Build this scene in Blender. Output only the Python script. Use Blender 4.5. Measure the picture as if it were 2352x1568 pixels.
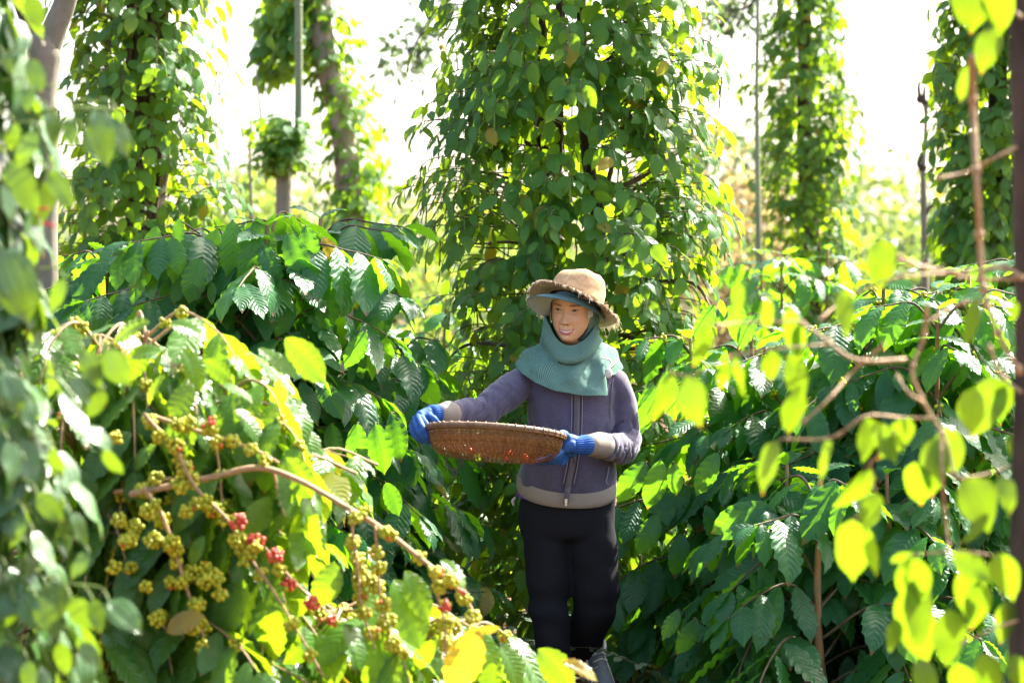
import bpy, math, random
import numpy as np
from mathutils import Vector, Matrix, noise

rng = random.Random(7)
scene = bpy.context.scene
for o in list(bpy.data.objects):
    bpy.data.objects.remove(o)

# ------------------------------------------------------------------ camera, sky, sun, exposure
LENS, CAM_H = 85.0, 1.45
FPX = 2352 * LENS / 36.0          # focal length in pixels of the 2352 px wide view used for measuring
HZ, CX = 700.0, 1176.0            # horizon row, centre column
cam_d = bpy.data.cameras.new('camera')
cam = bpy.data.objects.new('camera', cam_d)
scene.collection.objects.link(cam)
scene.camera = cam
cam.location = (0, 0, CAM_H)
cam.rotation_euler = (math.radians(90), 0, 0)
cam_d.lens = LENS
cam_d.sensor_width = 36.0
cam_d.shift_y = (HZ - 784.0) / 2352.0
cam_d.clip_start, cam_d.clip_end = 0.1, 2000.0
cam_d.dof.use_dof = True
cam_d.dof.focus_distance = 8.45
cam_d.dof.aperture_fstop = 3.2

SUN_AZ, SUN_EL = math.radians(46), math.radians(46)     # azimuth measured from +Y towards +X
sun_dir = Vector((math.sin(SUN_AZ) * math.cos(SUN_EL), math.cos(SUN_AZ) * math.cos(SUN_EL), math.sin(SUN_EL)))
world = bpy.data.worlds.new('World')
scene.world = world
world.use_nodes = True
wn = world.node_tree
bg = wn.nodes['Background']
sky = wn.nodes.new('ShaderNodeTexSky')
sky.sky_type = 'NISHITA'
sky.sun_disc = False
sky.sun_elevation = SUN_EL
sky.sun_rotation = SUN_AZ
sky.air_density, sky.dust_density, sky.ozone_density = 1.0, 5.0, 0.4
wn.links.new(sky.outputs[0], bg.inputs[0])
bg.inputs[1].default_value = 0.12
sun_d = bpy.data.lights.new('sun', 'SUN')
sun_d.energy = 5.0
sun_d.angle = math.radians(0.5)
sun_d.color = (1.0, 0.95, 0.86)
sun = bpy.data.objects.new('sun', sun_d)
scene.collection.objects.link(sun)
sun.rotation_euler = (-sun_dir).to_track_quat('-Z', 'Y').to_euler()
scene.view_settings.view_transform = 'Standard'
scene.view_settings.look = 'None'
scene.view_settings.gamma = 1.0
scene.view_settings.use_curve_mapping = False
scene.view_settings.exposure = 2.52
scene.render.engine = 'CYCLES'
cy = scene.cycles
cy.use_denoising = True
cy.max_bounces, cy.diffuse_bounces, cy.glossy_bounces, cy.transmission_bounces = 8, 4, 2, 6
cy.sample_clamp_indirect = 6.0
cy.caustics_reflective = cy.caustics_refractive = False

# ------------------------------------------------------------------ helpers
COL = scene.collection


def P(px, py, Y):
    """the place at depth Y that is seen at (px, py) of the 2352 px wide photograph"""
    return np.array([(px - CX) / FPX * Y, Y, CAM_H + (HZ - py) / FPX * Y])


def tag(o, label=None, cat=None, group=None, kind=None):
    for k, v in (('label', label), ('category', cat), ('group', group), ('kind', kind)):
        if v:
            o[k] = v
    return o


def empty(name, loc, label, cat, group=None):
    o = bpy.data.objects.new(name, None)
    o.empty_display_size = 0.05
    o.location = loc
    COL.objects.link(o)
    return tag(o, label, cat, group)


def link(name, mesh, parent=None, mat=None):
    o = bpy.data.objects.new(name, mesh)
    COL.objects.link(o)
    if parent is not None:
        o.parent = parent
        o.matrix_parent_inverse = Matrix.Identity(4)
        r = root_loc(parent)
        o.location = -r
    if mat is not None:
        if isinstance(mat, (list, tuple)):
            for m in mat:
                mesh.materials.append(m)
        else:
            mesh.materials.append(mat)
    return o


def root_loc(o):
    v = Vector((0, 0, 0))
    while o is not None:
        v += Vector(o.location)
        o = o.parent
    return v


def mesh_np(name, verts, faces, uv=None, var=None, smooth=True, midx=None):
    """faces: (n,k) int array, all of one size"""
    verts = np.asarray(verts, dtype=np.float32)
    faces = np.asarray(faces, dtype=np.int32)
    n, k = faces.shape
    me = bpy.data.meshes.new(name)
    me.vertices.add(len(verts))
    me.vertices.foreach_set('co', verts.ravel())
    me.loops.add(n * k)
    me.loops.foreach_set('vertex_index', faces.ravel())
    me.polygons.add(n)
    me.polygons.foreach_set('loop_start', np.arange(n, dtype=np.int32) * k)
    me.polygons.foreach_set('loop_total', np.full(n, k, dtype=np.int32))
    me.polygons.foreach_set('use_smooth', np.full(n, smooth, dtype=bool))
    if midx is not None:
        me.polygons.foreach_set('material_index', np.asarray(midx, dtype=np.int32))
    if uv is not None:
        lay = me.uv_layers.new(name='UVMap')
        lay.data.foreach_set('uv', np.asarray(uv, dtype=np.float32)[faces.ravel()].ravel())
    if var is not None:
        at = me.attributes.new('var', 'FLOAT', 'POINT')
        at.data.foreach_set('value', np.asarray(var, dtype=np.float32))
    me.update(calc_edges=True)
    me.validate()
    return me


class MB:
    """collects quads (triangles as degenerate-free quads are not needed) of several shapes into one mesh"""
    def __init__(self):
        self.v, self.f, self.n, self.u = [], [], 0, []

    def add(self, v, f, uv=None):
        v = np.asarray(v, dtype=np.float64).reshape(-1, 3)
        f = np.asarray(f, dtype=np.int64).reshape(-1, 4)
        self.v.append(v)
        self.f.append(f + self.n)
        self.u.append(np.zeros((len(v), 2)) if uv is None else np.asarray(uv))
        self.n += len(v)
        return self

    def tube(self, pts, rad, n=6, cap=True):
        pts = np.asarray(pts, dtype=np.float64)
        rad = np.atleast_1d(np.asarray(rad, dtype=np.float64))
        rad = np.interp(np.linspace(0, 1, len(pts)), np.linspace(0, 1, len(rad)), rad)
        t = np.gradient(pts, axis=0)
        t /= np.linalg.norm(t, axis=1)[:, None] + 1e-12
        ref = np.array([0, 0, 1.0]) if abs(t[0][2]) < 0.9 else np.array([1.0, 0, 0])
        u = np.cross(t[0], ref)
        u /= np.linalg.norm(u)
        rings, uvs = [], []
        a = np.arange(n) * 2 * math.pi / n
        if cap:   # rounded ends
            pts = np.vstack([pts[0] - t[0] * rad[0] * .5, pts, pts[-1] + t[-1] * rad[-1] * .5])
            rad = np.concatenate([[rad[0] * .35], rad, [rad[-1] * .35]])
            t = np.vstack([t[0], t, t[-1]])
        s = 0.0
        for i in range(len(pts)):
            u = u - t[i] * np.dot(u, t[i])
            u /= np.linalg.norm(u) + 1e-12
            w = np.cross(t[i], u)
            rings.append(pts[i] + rad[i] * (np.cos(a)[:, None] * u + np.sin(a)[:, None] * w))
            if i:
                s += np.linalg.norm(pts[i] - pts[i - 1])
            uvs.append(np.stack([a / (2 * math.pi), np.full(n, s)], 1))
        self.grid(np.array(rings), closed=True, uv=np.array(uvs), cap=cap)
        return self

    def grid(self, g, closed=False, uv=None, cap=False):
        g = np.asarray(g)
        m, n = g.shape[:2]
        i, j = np.meshgrid(np.arange(m - 1), np.arange(n if closed else n - 1), indexing='ij')
        j2 = (j + 1) % n
        f = np.stack([i * n + j, i * n + j2, (i + 1) * n + j2, (i + 1) * n + j], -1).reshape(-1, 4)
        v = g.reshape(-1, 3)
        uvv = np.zeros((m * n, 2)) if uv is None else np.asarray(uv).reshape(-1, 2)
        if cap and closed:
            c0, c1 = g[0].mean(0), g[-1].mean(0)
            base = m * n
            v = np.vstack([v, c0, c1])
            uvv = np.vstack([uvv, uvv[0], uvv[-1]])
            f0 = [[base, (q + 1) % n, q, q] for q in range(0)]
            ext = []
            for q in range(0, n, 2):
                ext.append([base, (q + 2) % n, (q + 1) % n, q])
                o = (m - 1) * n
                ext.append([base + 1, o + q, o + (q + 1) % n, o + (q + 2) % n])
            f = np.vstack([f, np.array(ext)])
        self.add(v, f, uvv)
        return self

    def box(self, c, s, R=None):
        q = np.array([[-1, -1, -1], [1, -1, -1], [1, 1, -1], [-1, 1, -1], [-1, -1, 1], [1, -1, 1], [1, 1, 1], [-1, 1, 1]]) * np.asarray(s) / 2
        if R is not None:
            q = q @ np.asarray(R).T
        f = [[0, 3, 2, 1], [4, 5, 6, 7], [0, 1, 5, 4], [1, 2, 6, 5], [2, 3, 7, 6], [3, 0, 4, 7]]
        return self.add(q + np.asarray(c), f)

    def blob(self, c, r, n=8, m=6, R=None):
        th = np.linspace(0.12, math.pi - 0.12, m)
        a = np.arange(n) * 2 * math.pi / n
        g = np.stack([np.sin(th)[:, None] * np.cos(a), np.sin(th)[:, None] * np.sin(a), np.cos(th)[:, None] * np.ones(n)], -1) * np.asarray(r)
        if R is not None:
            g = g @ np.asarray(R).T
        return self.grid(g + np.asarray(c), closed=True, cap=True)

    def mesh(self, name, smooth=True):
        return mesh_np(name, np.vstack(self.v), np.vstack(self.f), np.vstack(self.u), smooth=smooth)

    def build(self, name, mat, parent=None, smooth=True):
        return link(name, self.mesh(name, smooth), parent, mat)


def spline(pts, k=8):
    """Catmull-Rom through the points"""
    p = np.asarray(pts, dtype=np.float64)
    if len(p) < 3:
        return np.array([p[0] + (p[-1] - p[0]) * t for t in np.linspace(0, 1, k)])
    q = np.vstack([2 * p[0] - p[1], p, 2 * p[-1] - p[-2]])
    out = []
    for i in range(1, len(q) - 2):
        for t in np.linspace(0, 1, k, endpoint=False):
            a, b, c, d = q[i - 1], q[i], q[i + 1], q[i + 2]
            out.append(.5 * (2 * b + (c - a) * t + (2 * a - 5 * b + 4 * c - d) * t * t + (3 * b - a - 3 * c + d) * t ** 3))
    out.append(p[-1])
    return np.array(out)


def remeshed(mb, voxel, smooth=4, name='m'):
    me = mb.mesh(name)
    o = bpy.data.objects.new(name, me)
    COL.objects.link(o)
    md = o.modifiers.new('r', 'REMESH')
    md.mode = 'VOXEL'
    md.voxel_size = voxel
    md.use_smooth_shade = True
    if smooth:
        s = o.modifiers.new('s', 'SMOOTH')
        s.iterations = smooth
        s.factor = 0.5
    dg = bpy.context.evaluated_depsgraph_get()
    out = bpy.data.meshes.new_from_object(o.evaluated_get(dg))
    out.name = name
    bpy.data.objects.remove(o)
    bpy.data.meshes.remove(me)
    return out


def wrinkle(me, fn):
    """moves each vertex along its normal by fn(co)"""
    n = len(me.vertices)
    co = np.empty(n * 3, np.float32)
    me.vertices.foreach_get('co', co)
    no = np.empty(n * 3, np.float32)
    me.vertices.foreach_get('normal', no)
    co, no = co.reshape(-1, 3), no.reshape(-1, 3)
    d = np.array([fn(c) for c in co], np.float32)
    me.vertices.foreach_set('co', (co + no * d[:, None]).ravel())
    me.update()


# ------------------------------------------------------------------ materials
class NT:
    def __init__(self, name):
        self.m = bpy.data.materials.new(name)
        self.m.use_nodes = True
        self.t = self.m.node_tree
        self.t.nodes.clear()
        self.out = self.t.nodes.new('ShaderNodeOutputMaterial')

    def n(self, kind, **kw):
        x = self.t.nodes.new(kind)
        for k, v in kw.items():
            setattr(x, k, v)
        return x

    def set(self, sock, v):
        if isinstance(v, bpy.types.NodeSocket):
            self.t.links.new(v, sock)
        elif isinstance(v, (tuple, list)) and len(v) == 3 and sock.type == 'RGBA':
            sock.default_value = (*v, 1)
        else:
            sock.default_value = v

    def math(self, op, a, b=0.0, c=0.0, clamp=False):
        x = self.n('ShaderNodeMath', operation=op, use_clamp=clamp)
        self.set(x.inputs[0], a)
        self.set(x.inputs[1], b)
        self.set(x.inputs[2], c)
        return x.outputs[0]

    def mix(self, f, a, b, blend='MIX'):
        x = self.n('ShaderNodeMix', data_type='RGBA', blend_type=blend)
        self.set(x.inputs[0], f)
        self.set(x.inputs[6], a)
        self.set(x.inputs[7], b)
        return x.outputs[2]

    def noise(self, scale, detail=3.0, vec=None, rough=.55):
        x = self.n('ShaderNodeTexNoise')
        x.inputs['Scale'].default_value = scale
        x.inputs['Detail'].default_value = detail
        x.inputs['Roughness'].default_value = rough
        if vec is not None:
            self.t.links.new(vec, x.inputs['Vector'])
        return x.outputs['Fac']

    def step(self, v, lo, hi):
        x = self.n('ShaderNodeMapRange')
        x.interpolation_type = 'SMOOTHSTEP'
        self.set(x.inputs['Value'], v)
        x.inputs['From Min'].default_value = lo
        x.inputs['From Max'].default_value = hi
        return x.outputs[0]

    def coord(self, which='Object', scale=None):
        x = self.n('ShaderNodeTexCoord').outputs[which]
        if scale:
            mp = self.n('ShaderNodeMapping')
            mp.inputs['Scale'].default_value = scale
            self.t.links.new(x, mp.inputs[0])
            x = mp.outputs[0]
        return x

    def bump(self, h, strength=.3, dist=.01):
        x = self.n('ShaderNodeBump')
        x.inputs['Strength'].default_value = strength
        x.inputs['Distance'].default_value = dist
        self.t.links.new(h, x.inputs['Height'])
        return x.outputs[0]

    def bsdf(self, color, rough=.6, normal=None, spec=.5, sss=0.0, metal=0.0, sheen=0.0):
        b = self.n('ShaderNodeBsdfPrincipled')
        self.set(b.inputs['Base Color'], color)
        self.set(b.inputs['Roughness'], rough)
        b.inputs['Specular IOR Level'].default_value = spec
        b.inputs['Metallic'].default_value = metal
        if sheen:
            b.inputs['Sheen Weight'].default_value = sheen
        if sss:
            b.inputs['Subsurface Weight'].default_value = sss
            b.inputs['Subsurface Radius'].default_value = (.012, .005, .003)
        if normal is not None:
            self.t.links.new(normal, b.inputs['Normal'])
        return b.outputs[0]

    def done(self, shader):
        self.t.links.new(shader, self.out.inputs[0])
        return self.m


def leaf_mat(name, kind, dark, light, trans, under, rough=.34, tfac=.45, old=(.30, .22, .02), oldness=.93, spec=.5):
    t = NT(name)
    oi = t.n('ShaderNodeObjectInfo').outputs['Random']
    at = t.n('ShaderNodeAttribute', attribute_name='var').outputs['Fac']
    var = t.math('FRACT', t.math('ADD', oi, at))
    uv = t.n('ShaderNodeSeparateXYZ')
    t.t.links.new(t.n('ShaderNodeUVMap').outputs[0], uv.inputs[0])
    u, v = uv.outputs[0], uv.outputs[1]
    s = t.math('ABSOLUTE', t.math('MULTIPLY_ADD', u, 2.0, -1.0))
    mid = t.step(s, .06, .0)
    if kind == 'pepper':
        q = t.math('ABSOLUTE', t.math('SUBTRACT', t.math('FRACT', t.math('ADD', t.math('MULTIPLY', s, 2.3), .5)), .5))
        vein = t.step(q, .09, .0)
        hgt = t.step(q, .0, .30)
    elif kind == 'coffee':
        w = t.math('SUBTRACT', t.math('MULTIPLY', v, 11.0), t.math('MULTIPLY', s, 2.2))
        q = t.math('ABSOLUTE', t.math('SUBTRACT', t.math('FRACT', w), .5))
        vein = t.step(q, .06, .0)
        hgt = t.step(q, .0, .42)
    else:
        vein = mid
        hgt = mid
    vein = t.math('MAXIMUM', mid, t.math('MULTIPLY', vein, .75 if kind == 'coffee' else .55))
    geo = t.n('ShaderNodeNewGeometry')
    nz = t.noise(9.0, 3.0, geo.outputs['Position'])
    col = t.mix(var, dark, light)
    col = t.mix(t.math('MULTIPLY', nz, .45), col, dark)
    yel = t.step(var, oldness, min(oldness + .06, 1.0))
    col = t.mix(yel, col, old)
    col = t.mix(t.math('MULTIPLY', vein, .55), col, light)
    edge = t.math('MULTIPLY', t.step(v, .90, .985), t.step(t.math('FRACT', t.math('MULTIPLY', var, 7.0)), .45, .6))
    # chewed brown flecks
    fl = t.step(t.noise(70.0, 2.0, geo.outputs['Position']), .70, .76)
    col = t.mix(t.math('MULTIPLY', fl, .7), col, (.09, .05, .015))
    colf = t.mix(geo.outputs['Backfacing'], col, under)
    tcol = t.mix(t.math('MULTIPLY', vein, .7), trans, tuple(c * .55 for c in trans))
    tcol = t.mix(t.math('MULTIPLY', fl, .8), tcol, (.10, .05, .01))
    tcol = t.mix(t.math('MULTIPLY', var, .5), tcol, tuple(c * .72 for c in trans))
    tcol = t.mix(yel, tcol, (.62, .44, .02))
    tcol = t.mix(edge, tcol, (.40, .16, .02))
    colf = t.mix(edge, colf, (.20, .10, .03))
    bmp = t.bump(t.math('ADD', hgt, t.math('MULTIPLY', nz, .6)), .34 if kind == 'coffee' else .28, .004)
    b = t.bsdf(colf, t.math('MULTIPLY_ADD', nz, .22, rough - .1), bmp, spec)
    tr = t.n('ShaderNodeBsdfTranslucent')
    t.set(tr.inputs[0], tcol)
    mx = t.n('ShaderNodeMixShader')
    mx.inputs[0].default_value = tfac
    t.t.links.new(b, mx.inputs[1])
    t.t.links.new(tr.outputs[0], mx.inputs[2])
    return t.done(mx.outputs[0])


def plain_mat(name, a, b=None, scale=20.0, rough=.7, bump=.3, stretch=(1, 1, 1), spec=.4, bdist=.006, **kw):
    t = NT(name)
    vec = t.coord('Object', stretch)
    nz = t.noise(scale, 5.0, vec)
    col = t.mix(t.step(nz, .3, .7), a, b or tuple(c * .7 for c in a))
    return t.done(t.bsdf(col, rough, t.bump(t.noise(scale * 2.3, 4.0, vec), bump, bdist), spec, **kw))


M_PEP = leaf_mat('pepper_leaf', 'pepper', (.026, .115, .024), (.066, .20, .042), (.36, .58, .010), (.05, .13, .045), rough=.46, tfac=.48, spec=.3, oldness=.975)
M_PEPN = leaf_mat('pepper_leaf_near', 'pepper', (.022, .080, .020), (.055, .15, .035), (.26, .44, .010), (.075, .14, .05), rough=.26, tfac=.25, spec=.65, oldness=.985)
M_PEPY = leaf_mat('pepper_leaf_backlit', 'pepper', (.045, .12, .015), (.09, .18, .022), (.20, .33, .006), (.10, .16, .035), rough=.42, tfac=.55, oldness=.95)  # same pepper leaf, its back light put into a yellower colour
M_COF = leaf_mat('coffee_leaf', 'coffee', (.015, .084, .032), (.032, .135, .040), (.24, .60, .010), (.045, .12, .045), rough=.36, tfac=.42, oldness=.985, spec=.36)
M_COFS = leaf_mat('coffee_leaf_sunny', 'coffee', (.040, .125, .016), (.085, .20, .026), (.34, .55, .010), (.060, .14, .04), rough=.28, tfac=.46, oldness=.96, spec=.45)  # same coffee leaf, sunlight put into a brighter, yellower base colour
M_FAR = leaf_mat('far_leaf', 'plain', (.04, .085, .03), (.075, .13, .04), (.26, .36, .05), (.06, .10, .05), rough=.5, tfac=.48, oldness=.97)
M_BROWNLF = leaf_mat('brown_leaf', 'plain', (.16, .07, .035), (.24, .12, .06), (.30, .10, .04), (.2, .1, .06), rough=.7, tfac=.25, oldness=.99)
M_DRY = leaf_mat('litter_leaf', 'plain', (.09, .05, .03), (.26, .17, .10), (.2, .1, .05), (.2, .13, .08), rough=.8, tfac=.2, oldness=.99)
M_WEED = leaf_mat('weed_leaf', 'plain', (.05, .10, .055), (.085, .14, .08), (.25, .38, .06), (.09, .13, .09), rough=.55, tfac=.3, oldness=.98)
M_SPIKE = plain_mat('pepper_spike', (.10, .20, .02), (.06, .13, .015), 90, .5)
M_TWIG = plain_mat('twig_bark', (.13, .085, .05), (.07, .045, .03), 60, .8, stretch=(1, 1, .3))
M_TWIGL = plain_mat('coffee_twig', (.42, .27, .13), (.26, .16, .08), 70, .7)
M_GREENTW = plain_mat('green_twig', (.16, .22, .04), (.10, .15, .03), 50, .5)
M_BARKD = plain_mat('dark_bark', (.085, .06, .042), (.035, .025, .02), 26, .9, .9, (1, 1, .25), bdist=.02)
M_BARKG = plain_mat('grey_smooth_bark', (.20, .175, .13), (.13, .12, .075), 14, .75, .35, (1, 1, .5))
M_BARKP = plain_mat('pale_bark', (.30, .26, .22), (.17, .13, .10), 12, .85, .6, (1, 1, .3), bdist=.02)
M_BARKO = plain_mat('coffee_bark', (.32, .19, .09), (.15, .085, .045), 30, .85, .8, (1, 1, .25), bdist=.012)
M_POLE = plain_mat('green_pole', (.20, .24, .12), (.13, .16, .08), 10, .6, .2, (1, 1, .2))


def cherry_mat():
    t = NT('coffee_cherry')
    oi = t.n('ShaderNodeObjectInfo').outputs['Random']
    at = t.n('ShaderNodeAttribute', attribute_name='var').outputs['Fac']
    var = t.math('FRACT', t.math('ADD', oi, at))
    col = t.mix(var, (.27, .31, .012), (.48, .43, .018))
    col = t.mix(t.step(var, .965, .985), col, (.52, .13, .02))
    return t.done(t.bsdf(col, .36, None, .32, sss=.15))


def red_mat():
    t = NT('ripe_cherry')
    oi = t.n('ShaderNodeObjectInfo').outputs['Random']
    at = t.n('ShaderNodeAttribute', attribute_name='var').outputs['Fac']
    var = t.math('FRACT', t.math('ADD', oi, at))
    col = t.mix(var, (.50, .035, .03), (.62, .12, .04))
    return t.done(t.bsdf(col, .3, None, .5, sss=.15))


M_CH, M_RED = cherry_mat(), red_mat()
# ------------------------------------------------------------------ leaves
def leaf_geo(kind, nl, nw, seed):
    r = random.Random(seed * 31 + 5)
    t = np.linspace(0, 1, nl + 1)
    s = np.linspace(-1, 1, nw + 1)
    if kind == 'pepper':
        W, pk, ex = r.uniform(.25, .325), .76, .78
    elif kind == 'coffee':
        W, pk, ex = r.uniform(.19, .24), .98, .70
    else:
        W, pk, ex = r.uniform(.20, .27), .9, .75
    w = W * np.sin(math.pi * np.clip(t, .004, .996) ** pk) ** ex
    tip = np.clip((t - .80) / .2, 0, 1)
    w = w * (1 - (.72 if kind == 'pepper' else .5) * tip * tip * (3 - 2 * tip))
    w[0], w[-1] = .004, .003
    # midrib bends downwards
    droop = r.uniform(.25, .7) if kind == 'coffee' else r.uniform(.1, .55)
    ang = -droop * (t - .25) + .12 * np.sin(t * 5 + seed)
    yy = np.concatenate([[0], np.cumsum(np.cos(ang[1:]) / nl)])
    zz = np.concatenate([[0], np.cumsum(np.sin(ang[1:]) / nl)])
    fold = r.uniform(.12, .45)
    twist = r.uniform(-.35, .35)
    x = s[None, :] * w[:, None]
    z = zz[:, None] + fold * np.abs(x) - .9 * fold * x * x / W
    if kind == 'coffee':
        ph = r.uniform(0, 6)
        z = z + .027 * np.sin(2 * math.pi * (t[:, None] * 6.5 - np.abs(s) * .6) + ph * np.sign(s)) * np.abs(s) ** 1.5 * (w[:, None] / W)
        x = x * (1 + .065 * np.abs(s) ** 3 * np.sin(2 * math.pi * 6.5 * t[:, None] + ph))
        z = z + .007 * np.cos(2 * math.pi * (t[:, None] * 11 - np.abs(s) * 1.1)) * (1 - np.abs(s)) * np.abs(s) * 2.5 * (nl > 14)
    else:
        ph = r.uniform(0, 6)
        z = z + .02 * np.sin(2 * math.pi * 2.2 * t[:, None] + ph) * s * np.abs(s)
    ca, sa = np.cos(twist * t)[:, None], np.sin(twist * t)[:, None]
    zc = z - zz[:, None]
    X, Z = x * ca - zc * sa, zz[:, None] + x * sa + zc * ca
    side = r.uniform(-.10, .10) * (t ** 2)[:, None]
    V = np.stack([X + side, np.broadcast_to(yy[:, None], X.shape), Z], -1).reshape(-1, 3)
    m = nw + 1
    i, j = np.meshgrid(np.arange(nl), np.arange(nw), indexing='ij')
    F = np.stack([i * m + j, i * m + j + 1, (i + 1) * m + j + 1, (i + 1) * m + j], -1).reshape(-1, 4)
    if False:      # chewed leaf: a few missing bits
        keep = np.ones(len(F), bool)
        for _ in range(3):
            q = r.randrange(3, nl - 3) * nw + r.choice([0, 1, nw - 2, nw - 1])
            keep[q] = False
        F = F[keep]
    U = np.stack([np.broadcast_to(s * .5 + .5, X.shape), np.broadcast_to(t[:, None], X.shape)], -1).reshape(-1, 2)
    return V, F, U


NVAR = 7
GEO_LO, GEO_HI, HI_MESH = {}, {}, {}
for kd, (a, b), (c, d) in (('pepper', (6, 4), (9, 4)), ('coffee', (9, 4), (20, 6)), ('plain', (4, 2), (7, 2))):
    GEO_LO[kd] = [leaf_geo(kd, a, b, q) for q in range(NVAR)]
    GEO_HI[kd] = [leaf_geo(kd, c, d, q) for q in range(NVAR)]


def hi_mesh(kd, q, mat):
    key = (kd, q, mat.name)
    if key not in HI_MESH:
        V, F, U = GEO_HI[kd][q]
        me = mesh_np(mat.name + '_mesh', V, F, U)
        me.materials.append(mat)
        HI_MESH[key] = me
    return HI_MESH[key]


class LeafSet:
    def __init__(self, kind, mat):
        self.kind, self.mat, self.rows = kind, mat, []

    def add(self, p, d, n, L, wide=1.0, mat=None):
        d = np.asarray(d, float)
        d = d / (np.linalg.norm(d) + 1e-9)
        n = np.asarray(n, float)
        x = np.cross(d, n)
        k = np.linalg.norm(x)
        if k < 1e-4:
            x = np.array([1.0, 0, 0])
            k = 1
        x = x / k
        n = np.cross(x, d)
        self.rows.append((np.asarray(p, float), np.stack([x * L * wide, d * L, n * L], 1), rng.randrange(NVAR), rng.random(), mat))

    def build(self, root, most=300, name='leaf', rest='foliage', hi=True):
        """the leaves that show largest become objects, the others one mesh"""
        rows = self.rows
        pos = np.array([r[0] + r[1][:, 1] * .5 for r in rows])
        Y = np.maximum(pos[:, 1], .5)
        px = CX + pos[:, 0] / Y * FPX
        py = HZ - (pos[:, 2] - CAM_H) / Y * FPX
        inside = (px > -25) & (px < 2377) & (py > -25) & (py < 1593)
        ln = np.array([np.linalg.norm(r[1][:, 1]) for r in rows])
        facing = np.array([abs(r[1][1, 2]) / np.linalg.norm(r[1][:, 2]) for r in rows])
        size = ln / Y * FPX
        cell = np.stack([px // (size.mean() * .55), py // (size.mean() * .55)], 1).astype(int)
        rank = np.zeros(len(rows))
        seen = {}
        for k in np.argsort(Y):
            c = tuple(cell[k])
            rank[k] = seen.get(c, 0)
            seen[c] = rank[k] + 1
        score = np.where(inside, size * (.35 + facing) / (1 + 1.6 * rank), -1)
        order = np.argsort(-score)
        chosen = [k for k in order[:most] if score[k] > 0]
        base = root_loc(root)
        for k in chosen:
            p, M, q, var, mat = rows[k]
            o = bpy.data.objects.new(name, hi_mesh(self.kind, q, mat or self.mat))
            COL.objects.link(o)
            o.parent = root
            m4 = Matrix.Identity(4)
            for a in range(3):
                for b in range(3):
                    m4[a][b] = M[a, b]
                m4[a][3] = p[a] - base[a]
            o.matrix_basis = m4
        cs = set(chosen)
        groups = {}
        for k in range(len(rows)):
            if k not in cs:
                groups.setdefault((rows[k][4] or self.mat).name, []).append(k)
        if not groups:
            return
        VV, FF, UU, AA, MI, nn = [], [], [], [], [], 0
        mats = [bpy.data.materials[g] for g in groups]
        for gi, (g, ks) in enumerate(groups.items()):
            for q in range(NVAR):
                kk = [k for k in ks if rows[k][2] == q]
                if not kk:
                    continue
                V, F, U = GEO_LO[self.kind][q]
                M = np.array([rows[k][1] for k in kk])
                pp = np.array([rows[k][0] for k in kk])
                W = np.einsum('nij,vj->nvi', M, V) + pp[:, None, :]
                VV.append(W.reshape(-1, 3))
                FF.append((F[None] + (np.arange(len(kk)) * len(V))[:, None, None]).reshape(-1, 4) + nn)
                UU.append(np.tile(U, (len(kk), 1)))
                AA.append(np.repeat([rows[k][3] for k in kk], len(V)))
                MI.append(np.full(len(kk) * len(F), gi))
                nn += len(kk) * len(V)
        me = mesh_np(rest, np.vstack(VV), np.vstack(FF), np.vstack(UU), np.concatenate(AA), midx=np.concatenate(MI))
        o = link(rest, me, root, mats)
        tag(o, kind='stuff')


def rv(s=1.0):
    return np.array([rng.gauss(0, s), rng.gauss(0, s), rng.gauss(0, s)])


UP = np.array([0, 0, 1.0])


def twig_leaves(ls, pts, L, step=.055, droop=.75, start=.3, out=None, jit=.48):
    """alternate drooping leaves along a pepper twig"""
    pts = np.asarray(pts)
    seg = np.linalg.norm(np.diff(pts, axis=0), axis=1)
    cum = np.concatenate([[0], np.cumsum(seg)])
    tot = cum[-1]
    s, side = tot * start, rng.choice([-1, 1])
    while s <= tot + 1e-6:
        k = min(np.searchsorted(cum, s), len(pts) - 1)
        k = max(k, 1)
        f = (s - cum[k - 1]) / (seg[k - 1] + 1e-9)
        p = pts[k - 1] + (pts[k] - pts[k - 1]) * f
        tdir = (pts[k] - pts[k - 1]) / (seg[k - 1] + 1e-9)
        lat = np.cross(tdir, UP)
        lat /= np.linalg.norm(lat) + 1e-6
        o = out if out is not None else tdir
        d = lat * side * .65 + tdir * .35 + o * .25 - UP * droop + rv(jit * .6)
        n = o * .75 + UP * .55 + rv(jit * .6)
        ls.add(p + lat * side * .012 + rv(.006), d, n, L * rng.uniform(.62, 1.18), rng.uniform(.9, 1.12))
        side = -side
        s += step * rng.uniform(.7, 1.3)


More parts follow.
